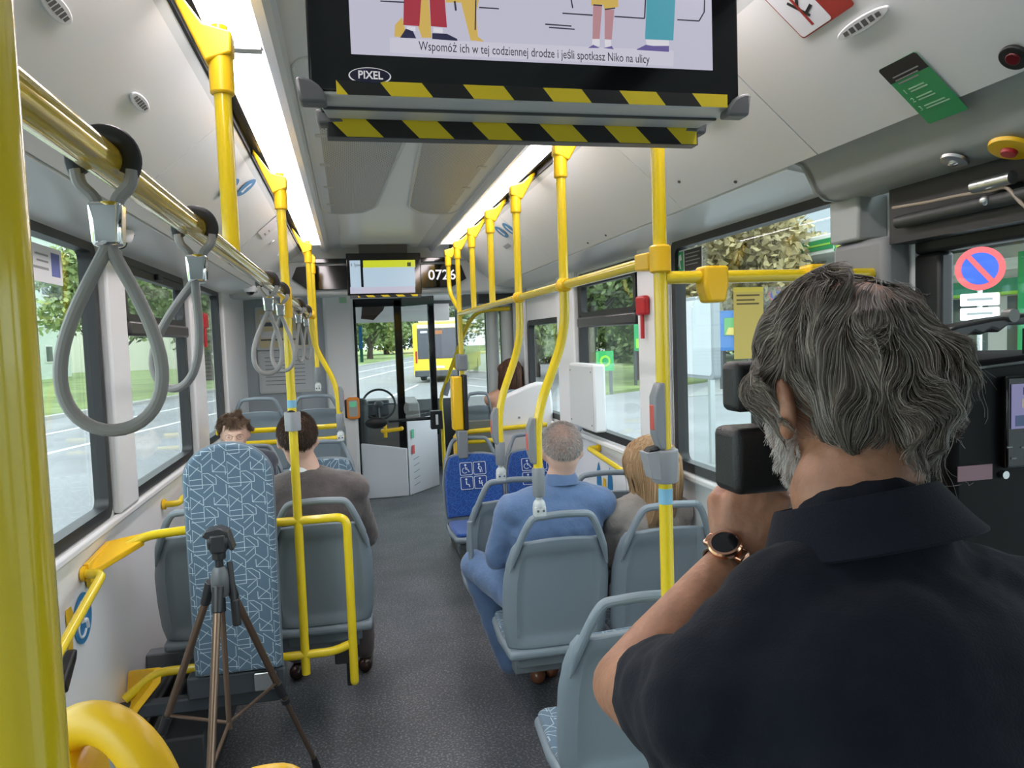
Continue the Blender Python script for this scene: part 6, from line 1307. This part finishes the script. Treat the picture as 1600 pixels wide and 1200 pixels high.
# trees: trunk with branches and a crown of single leaves
LEAFM = {}
def leafmat(k, col):
    if k in LEAFM: return LEAFM[k]
    m = mat('leaves_'+k, col, .6, vary=(1.2, .35)); m.node_tree.nodes['Principled BSDF'].inputs['Transmission Weight'].default_value = 0
    LEAFM[k] = m; return m
def crown_mesh(seed, n=8000, R_=(2.6, 2.6, 2.6), size=.13):
    rg = np.random.default_rng(seed); cl = rg.normal(0, 1, (26, 3)); cl /= np.linalg.norm(cl, axis=1)[:, None]; cl *= rg.uniform(.35, .85, (26, 1))
    c = cl[rg.integers(0, 26, n)]; d = rg.normal(0, 1, (n, 3)); d /= np.linalg.norm(d, axis=1)[:, None]; P_ = (c+d*rg.uniform(.15, .36, (n, 1)))*np.array(R_)
    u = rg.normal(0, 1, (n, 3)); u /= np.linalg.norm(u, axis=1)[:, None]; w = np.cross(u, rg.normal(0, 1, (n, 3))); w /= np.linalg.norm(w, axis=1)[:, None]; s = rg.uniform(.6, 1.3, (n, 1))*size
    V = np.stack([P_-u*s, P_+w*s*.55, P_+u*s, P_-w*s*.55], 1).reshape(-1, 3)
    me = bpy.data.meshes.new('crown'); me.vertices.add(4*n); me.vertices.foreach_set('co', V.ravel()); me.loops.add(4*n); me.loops.foreach_set('vertex_index', np.arange(4*n, dtype=np.int32)); me.polygons.add(n); me.polygons.foreach_set('loop_start', np.arange(0, 4*n, 4, dtype=np.int32)); me.update(); return me
CR = [crown_mesh(1), crown_mesh(2, 8500, (3.0, 3.0, 2.2)), crown_mesh(3, 7500, (2.1, 2.1, 3.2))]
BARK = mat('bark', (.07, .055, .045), .9, bump=(20, .5))
def trunk_mesh(h, r, seed):
    rg = random.Random(seed); mb = MB(); mb.tube([(rg.uniform(-.08, .08)*i, rg.uniform(-.08, .08)*i, h*i/4) for i in range(5)], [r, r*.85, r*.75, r*.6, r*.4], n=10)
    for k_ in range(6): a = rg.uniform(0, 6.28); z0 = h*rg.uniform(.5, .9); mb.tube([(0, 0, z0), (math.cos(a)*.8, math.sin(a)*.8, z0+.8), (math.cos(a)*1.5, math.sin(a)*1.5, z0+1.6)], [r*.4, r*.25, r*.1], n=6)
    return mb
def tree(x, y, s, k_, col, label, th=3., group='trees outside the windows'):
    t = thing('tree', label, 'tree', (x, y, GZ), group); o = trunk_mesh(th, .20*s, int(x*7+y)).build('trunk', BARK, t); o.location = (0, 0, 0)
    o.data.transform(Matrix.Translation(Vector((x, y, GZ)))) 
    me = CR[k_]; key = (k_, col)
    if key not in _crowns: m2 = me.copy(); m2.materials.append(leafmat(col, COLS[col])); _crowns[key] = m2
    c = link('crown', _crowns[key], t); c.location = (0, 0, th+1.3*s); c.scale = (s, s, s); c.rotation_euler = (0, 0, x*3+y); return t
_crowns = {}; COLS = {'green': (.14, .20, .07), 'light': (.25, .33, .12), 'autumn': (.33, .28, .14), 'dark': (.09, .13, .06)}
_tl = trunk_mesh
def tree(x, y, s, k_, col, label, th=3., group='trees outside the windows'):
    t = thing('tree', label, 'tree', (x, y, GZ), group)
    mb = _tl(th, .20*s, int(x*7+y)); mb.v = [v+Vector((x, y, GZ)) for v in mb.v]; mb.build('trunk', BARK, t)
    key = (k_, col)
    if key not in _crowns: m2 = CR[k_].copy(); m2.materials.append(leafmat(col, COLS[col])); _crowns[key] = m2
    c = link('crown', _crowns[key], t); c.location = (0, 0, th+1.3*s); c.scale = (s, s, s); c.rotation_euler = (0, 0, x*3+y); return t
G1 = 'leafy trees beyond the grass verge, left windows'
for y, o_, s, k_, c in ((27, -7, 1.5, 0, 'green'), (38, -4.2, 1.3, 1, 'light'), (50, -5, 1.4, 0, 'green'), (64, -5, 1.8, 2, 'green'), (78, -6, 2.0, 0, 'green'), (95, -5, 2.2, 1, 'light')):
    tree(edge(y, o_), y, s, k_, c, 'green leafy tree on the grass verge outside the left windows', 3.2, G1)
G2 = 'distant trees ahead of the windshield'
for x, y, s, k_, c in ((-2, 122, 2.6, 0, 'green'), (6, 126, 2.9, 1, 'light'), (14, 128, 2.6, 0, 'dark'), (22, 130, 3.0, 2, 'green'), (30, 128, 2.8, 1, 'light'), (38, 125, 3.0, 0, 'green'), (46, 120, 2.8, 1, 'dark')):
    tree(x, y, s, k_, c, 'distant green tree beyond the road ahead', 1.5, G2)
tree(9.6, 29, 1.25, 0, 'green', 'dark trunked tree outside the tilting window on the right, left one', 3.6, None); tree(12.2, 30, 1.2, 2, 'green', 'slim tree outside the tilting window on the right, right one', 3.6, None)
tree(9.5, 38, 1.5, 1, 'light', 'light green tree behind the two trunks, seen through the far right windows', 2.2, None)
tree(17.5, 33, 1.7, 0, 'autumn', 'yellowing autumn tree outside the big right window', 3.3, None); tree(21.5, 36, 1.6, 1, 'autumn', 'second yellowing tree beside the grey block, big right window', 3.0, None)
tree(31, 34.5, 1.4, 1, 'light', 'bright green bushy tree rising behind the filling station canopy', 4.0, None)
G3 = 'hedge trees closing the view right of the road'
for x, y in ((16, 58), (22, 56), (28, 54), (34, 52), (20, 48), (27, 46)): tree(x, y, 2.0, (x+y) % 3, 'green', 'dark green tree of the belt behind the right hand grass', 1.5, G3)
# buildings
def block(label, x0, y0, x1, y1, h, m, wm, rows, cols, faces='xy', group=None):
    t = thing('building', label, 'building', ((x0+x1)/2, (y0+y1)/2, GZ), group); mb = MB(); mb.box((x0, y0, GZ), (x1, y1, h)); mb.build('walls', m, t, smooth=0)
    fr = mat('window_frame_white', (.75, .76, .76), .5)
    fx = x1 if x1 < 0 else x0; sg = 1 if x1 < 0 else -1
    for r_ in range(rows):
        for c in range(cols):
            y = y0+(c+.5)*(y1-y0)/cols; z = GZ+1.4+r_*(h-GZ-1.)/rows
            mb = MB(); mb.box((min(fx, fx+sg*.06), y-.75, z), (max(fx, fx+sg*.06), y+.75, z+1.45)); w = mb.build('window', fr, t, smooth=0)
            mb = MB(); mb.box((min(fx+sg*.05, fx+sg*.09), y-.62, z+.12), (max(fx+sg*.05, fx+sg*.09), y+.62, z+1.33)); mb.build('pane', wm, w, smooth=0)
    mb = MB(); mb.box((x0-.2, y0-.2, h), (x1+.2, y1+.2, h+.3)); mb.build('roof', mat('roof_grey', (.25, .26, .27), .7), t, smooth=0); return t
WG = mat('dark_window_glass', (.06, .08, .09), .1)
block('pale plastered housing block behind the trees, seen through the left windows', -38, 40, -24, 72, 11.5, mat('pale_green_plaster', (.58, .66, .60), .8), WG, 4, 10)
block('cream housing block farther along the left side', -30, 84, -18, 116, 11, mat('cream_plaster', (.66, .66, .56), .8), WG, 4, 9)
t = thing('building', 'plain light grey block with lower wing behind the filling station canopy', 'building', (44, 44, GZ))
mb = MB(); mb.box((38, 26, GZ), (60, 46, 17.5)); mb.build('main_block', mat('grey_cladding', (.42, .47, .52), .7), t, smooth=0)
mb = MB(); mb.box((34, 46, GZ), (60, 56, 12.)); mb.build('lower_wing', mat('grey_cladding2', (.36, .40, .44), .7), t, smooth=0); mb = MB(); mb.box((33.9, 55.9, 11.4), (60, 56.1, 12.1)); mb.build('parapet', GRL, t, smooth=0)
# filling station: canopy with fascia, shop
SX = 22.
def S(px, py): return at(px, py, X=SX)
BPG = mat('station_green', (.02, .30, .10), .4); BPL = mat('station_lime', (.30, .62, .05), .5); BPW = mat('station_white', (.80, .83, .80), .5)
t = thing('filling_station', 'green and white filling station canopy with its round yellow-green emblem', 'filling station', (SX+4, 26, GZ))
a, b_ = S(1207, 398), S(1322, 372); zb, ztp = S(1262, 402).z, S(1262, 372).z
mb = MB(); mb.box((SX, 5, zb), (SX+9, a.y+.3, ztp)); mb.build('canopy', BPW, t, bevel=.05)
g0, g1 = S(1208, 400), S(1302, 376); zc = (zb+ztp)/2; hh = (ztp-zb)*.27
mb = MB(); mb.box((SX-.03, g1.y, zc-hh), (SX+.02, g0.y, zc+hh)); mb.build('green_band', BPG, t, smooth=0); mb = MB(); mb.box((SX-.045, g1.y+.2, zc-.05), (SX-.02, g0.y-.2, zc+.03)); mb.build('lime_line', BPL, t, smooth=0)
e = S(1318, 388); 
for rr, mm, nm in ((.62, BPG, 'emblem_outer'), (.5, BPL, 'emblem_petals'), (.33, mat('emblem_yellow', (.85, .75, .05), .5), 'emblem_inner'), (.16, BPW, 'emblem_core')):
    mb = MB(); n_ = 36; mb.prism([(SX-.06-.03*(.62-rr)*4, e.y+rr*(1-(.12 if i % 2 else 0))*math.cos(2*math.pi*i/n_), e.z+rr*(1-(.12 if i % 2 else 0))*math.sin(2*math.pi*i/n_)) for i in range(n_)], (.04, 0, 0)); mb.build(nm, mm, t, smooth=0)
for y in (9, 25.5): mb = MB(); mb.box((SX+1.2, y, GZ), (SX+1.6, y+.4, zb)); mb.build('column', BPG if y == 17.5 else BPW, t, smooth=0)
S2 = 27.
def Z2(px, py): return at(px, py, X=S2).z
t = thing('station_shop', 'filling station shop with grey fascia, green band and glass front', 'shop', (S2+2, 20, GZ))
mb = MB(); mb.box((S2, 8, GZ), (S2+6, 36, Z2(1500, 395))); mb.build('walls', mat('shop_grey', (.52, .52, .48), .6), t, smooth=0)
mb = MB(); mb.box((S2-.1, 8, Z2(1500, 430)), (S2+.05, 36, Z2(1500, 413))); mb.build('white_fascia', BPW, t, smooth=0)
mb = MB(); mb.box((S2-.14, 8, Z2(1500, 461)), (S2+.05, 36, Z2(1500, 442))); mb.build('green_fascia', mat('shop_green', (.03, .30, .18), .5), t, smooth=0)
mb = MB(); mb.box((S2-.16, 8, Z2(1500, 466)), (S2+.05, 36, Z2(1500, 461))); mb.build('lime_line', BPL, t, smooth=0)
for k_ in range(7): mb = MB(); mb.box((S2-.05, 9+k_*3.6, GZ+.1), (S2+.02, 11.6+k_*3.6, Z2(1500, 468))); mb.build('shop_window', WG, t, smooth=0)
mb = MB(); y_ = at(1590, 430, X=S2-1).y; mb.box((S2-1.2, y_-1.6, GZ), (S2-.3, y_-.2, Z2(1590, 398))); mb.build('green_tower', BPG, t, smooth=0)
# no parking sign
def sign(label, px, py, X, rr, plates=True):
    p = at(px, py, X=X); d = (CAM-p); d.z = 0; d.normalize(); t = thing('road_sign', label, 'road sign', (p.x, p.y, GZ)); xd = Vector((-d.y, d.x, 0)); M = basis(p+d*.05, xd, (0, 0, 1)); 
    if M.col[2].xyz.dot(d) < 0: M = basis(p+d*.05, -xd, (0, 0, 1))
    mb = MB(); mb.cyl((p.x, p.y, GZ), (p.x, p.y, p.z+rr), .035); mb.build('post', ALU, t)
    C_ = lambda r_, n_=40: [(r_*math.cos(2*math.pi*i/n_), r_*math.sin(2*math.pi*i/n_)) for i in range(n_)]
    rm = mat('sign_red', (.62, .07, .08), .4)
    mb = MB(); plate(mb, M, C_(rr), .01); mb.build('red_disc', rm, t, smooth=0); mb = MB(); plate(mb, M, C_(rr*.73), .003, .01); mb.build('blue_disc', mat('sign_blue', (.01, .07, .55), .4), t, smooth=0)
    w = rr*.11; L = rr*.76; c = math.cos(R(-52)); s = math.sin(R(-52)); mb = MB(); plate(mb, M, [(-L*c-w*s*-1, -L*s-w*c), (L*c+w*s, L*s-w*c), (L*c-w*s, L*s+w*c), (-L*c-w*s, -L*s+w*c)], .003, .013); mb.build('red_bar', rm, t, smooth=0)
    if plates:
        for k_ in range(2):
            mb = MB(); plate(mb, M @ Matrix.Translation((0, -rr*1.42-k_*rr*.66, 0)), rrect(rr*1.55, rr*.58, .02), .01); pl_ = mb.build('white_plate', STW, t, smooth=0)
            mb = MB(); plate(mb, M @ Matrix.Translation((0, -rr*1.42-k_*rr*.66, 0)), [(-rr*.5, -.01), (rr*.5, -.01), (rr*.5, .02), (-rr*.5, .02)], .003, .01); mb.build('printed_line', mat('grey_print', 0), pl_, smooth=0)
sign('round blue no-parking sign with red rim and two white plates, right window', 1531, 420, 8.6, .30); sign('small distant blue and red no-parking sign beside the yellow notice', 1212, 460, 19, .32, False)
# framed info board, billboard and green boards by the right side
a, b_ = at(1052, 468, X=5.5), at(1116, 594, X=5.5); t = thing('info_board', 'pale display board in a grey rounded frame outside the big right window', 'board', (5.5, (a.y+b_.y)/2, GZ))
mb = MB(); M = basis((5.5, (a.y+b_.y)/2, (a.z+b_.z)/2), (0, -1, 0), (0, 0, 1)); plate(mb, M, rrect(abs(a.y-b_.y), a.z-b_.z, .09), .12, -.12); mb.build('frame', mat('board_grey', (.26, .28, .30), .4), t, bevel=.01)
mb = MB(); plate(mb, M, rrect(abs(a.y-b_.y)-.14, a.z-b_.z-.12, .06), .01); mb.build('pale_face', mat('board_face', (.55, .57, .60), .3), t, smooth=0)
for dy in (-.5, .5): mb = MB(); mb.box((5.52, (a.y+b_.y)/2+dy-.04, GZ), (5.6, (a.y+b_.y)/2+dy+.04, b_.z)); mb.build('post', ALU, t, smooth=0)
def board(label, px0, py0, px1, py1, Y, parts, nm='billboard'):
    a, b_ = at(px0, py0, Y=Y), at(px1, py1, Y=Y); t = thing(nm, label, 'sign', ((a.x+b_.x)/2, Y, GZ)); w_, h_ = b_.x-a.x, a.z-b_.z; M = basis(((a.x+b_.x)/2, Y, (a.z+b_.z)/2), (1, 0, 0), (0, 0, 1))
    for i, (n_, m_, x0, y0, x1, y1) in enumerate(parts):
        mb = MB(); plate(mb, M, [(w_*x0, h_*y0), (w_*x1, h_*y0), (w_*x1, h_*y1), (w_*x0, h_*y1)], .02, .02*i); mb.build(n_, m_, t, smooth=0)
    for x in (a.x+w_*.15, b_.x-w_*.15): mb = MB(); mb.box((x-.05, Y+.02, GZ), (x+.05, Y+.1, b_.z+.1)); mb.build('post', DGR, t, smooth=0)
    return t, M, w_, h_
bb = mat('billboard_blue', (.02, .13, .38), .5)
t, M, w_, h_ = board('blue billboard with a green and yellow picture outside the big right window', 1118, 486, 1180, 546, 24, [('blue_panel', bb, -.5, -.5, .5, .5), ('green_picture', mat('picture_green', (.08, .30, .08), .6), -.30, -.12, .30, .32)])
mb = MB(); plate(mb, M, [(-w_*.28, -h_*.1), (w_*.05, -h_*.12), (w_*.0, h_*.06), (-w_*.2, h_*.08)], .02, .05); mb.build('yellow_shape', mat('picture_yellow', (.55, .42, .08), .6), t, smooth=0)
t, M, w_, h_ = board('low green notice board with a round pale yellow mark on the grass', 931, 549, 959, 579, 24.6, [('green_panel', mat('board_green', (.03, .36, .10), .5), -.5, -.5, .5, .5)], 'green_board')
mb = MB(); plate(mb, M, [(h_*.28*math.cos(2*math.pi*i/24), h_*.28*math.sin(2*math.pi*i/24)) for i in range(24)], .02, .02); mb.build('round_mark', BPL, t, smooth=0); mb = MB(); plate(mb, M, [(h_*.17*math.cos(2*math.pi*i/24), h_*.17*math.sin(2*math.pi*i/24)) for i in range(24)], .02, .04); mb.build('inner_mark', BPG, t, smooth=0)
board('tall narrow green and yellow station price sign behind the trees', 990, 506, 1004, 548, 27, [('green_panel', BPG, -.5, -.5, .5, .5), ('yellow_mark', BPL, -.3, -.4, .3, -.05)], 'price_sign')
# bus ahead
t = thing('bus', 'yellow city bus seen from behind on the road ahead', 'bus', (4.3, 37, GZ)); yaw = -R(14)
BM = Matrix.Translation((4.32, 37.2, GZ)) @ Matrix.Rotation(yaw, 4, 'Z')
BY = mat('bus_yellow', (.85, .62, .03), .35)
def bb_(nm, a, b, m, bev=.0): mb = MB(); mb.box(a, b, BM); mb.build(nm, m, t, bevel=bev)
bb_('body', (-1.27, 0, .32), (1.27, 12, 3.0), BY, .12); bb_('roof_box', (-1.05, .6, 3.0), (1.05, 9, 3.25), BPW, .1); bb_('rear_window', (-1.02, -.03, 1.2), (1.02, .02, 2.72), mat('bus_dark_glass', (.07, .07, .09), .15), .02)
bb_('white_header', (-1.0, -.035, 2.74), (1.0, .01, 2.92), BPW, .01); bb_('orange_display', (-.15, -.04, 2.42), (.25, 0, 2.62), emis('orange_text', (.8, .3, .08), .8)); bb_('number_plate', (-.30, -.04, .72), (.30, 0, .84), STW); bb_('bumper', (-1.2, -.06, .30), (1.2, .1, .62), DGR, .04)
for x in (-1.14, 1.08): bb_('rear_lamp', (x, -.035, 1.0), (x+.08, 0, 1.6), RED)
bb_('side_windows', (1.26, .5, 1.35), (1.285, 11.5, 2.5), _M['bus_dark_glass'])
for y in (2.6, 9.2):
    for x in (-1.28, 1.02): mb = MB(); mb.cyl(BM @ Vector((x, y, .48)), BM @ Vector((x+.26, y, .48)), .48, n=28); mb.build('wheel', BLK, t)
bb_('route_digits', (-.85, -.04, 2.5), (-.5, 0, 2.6), STW)
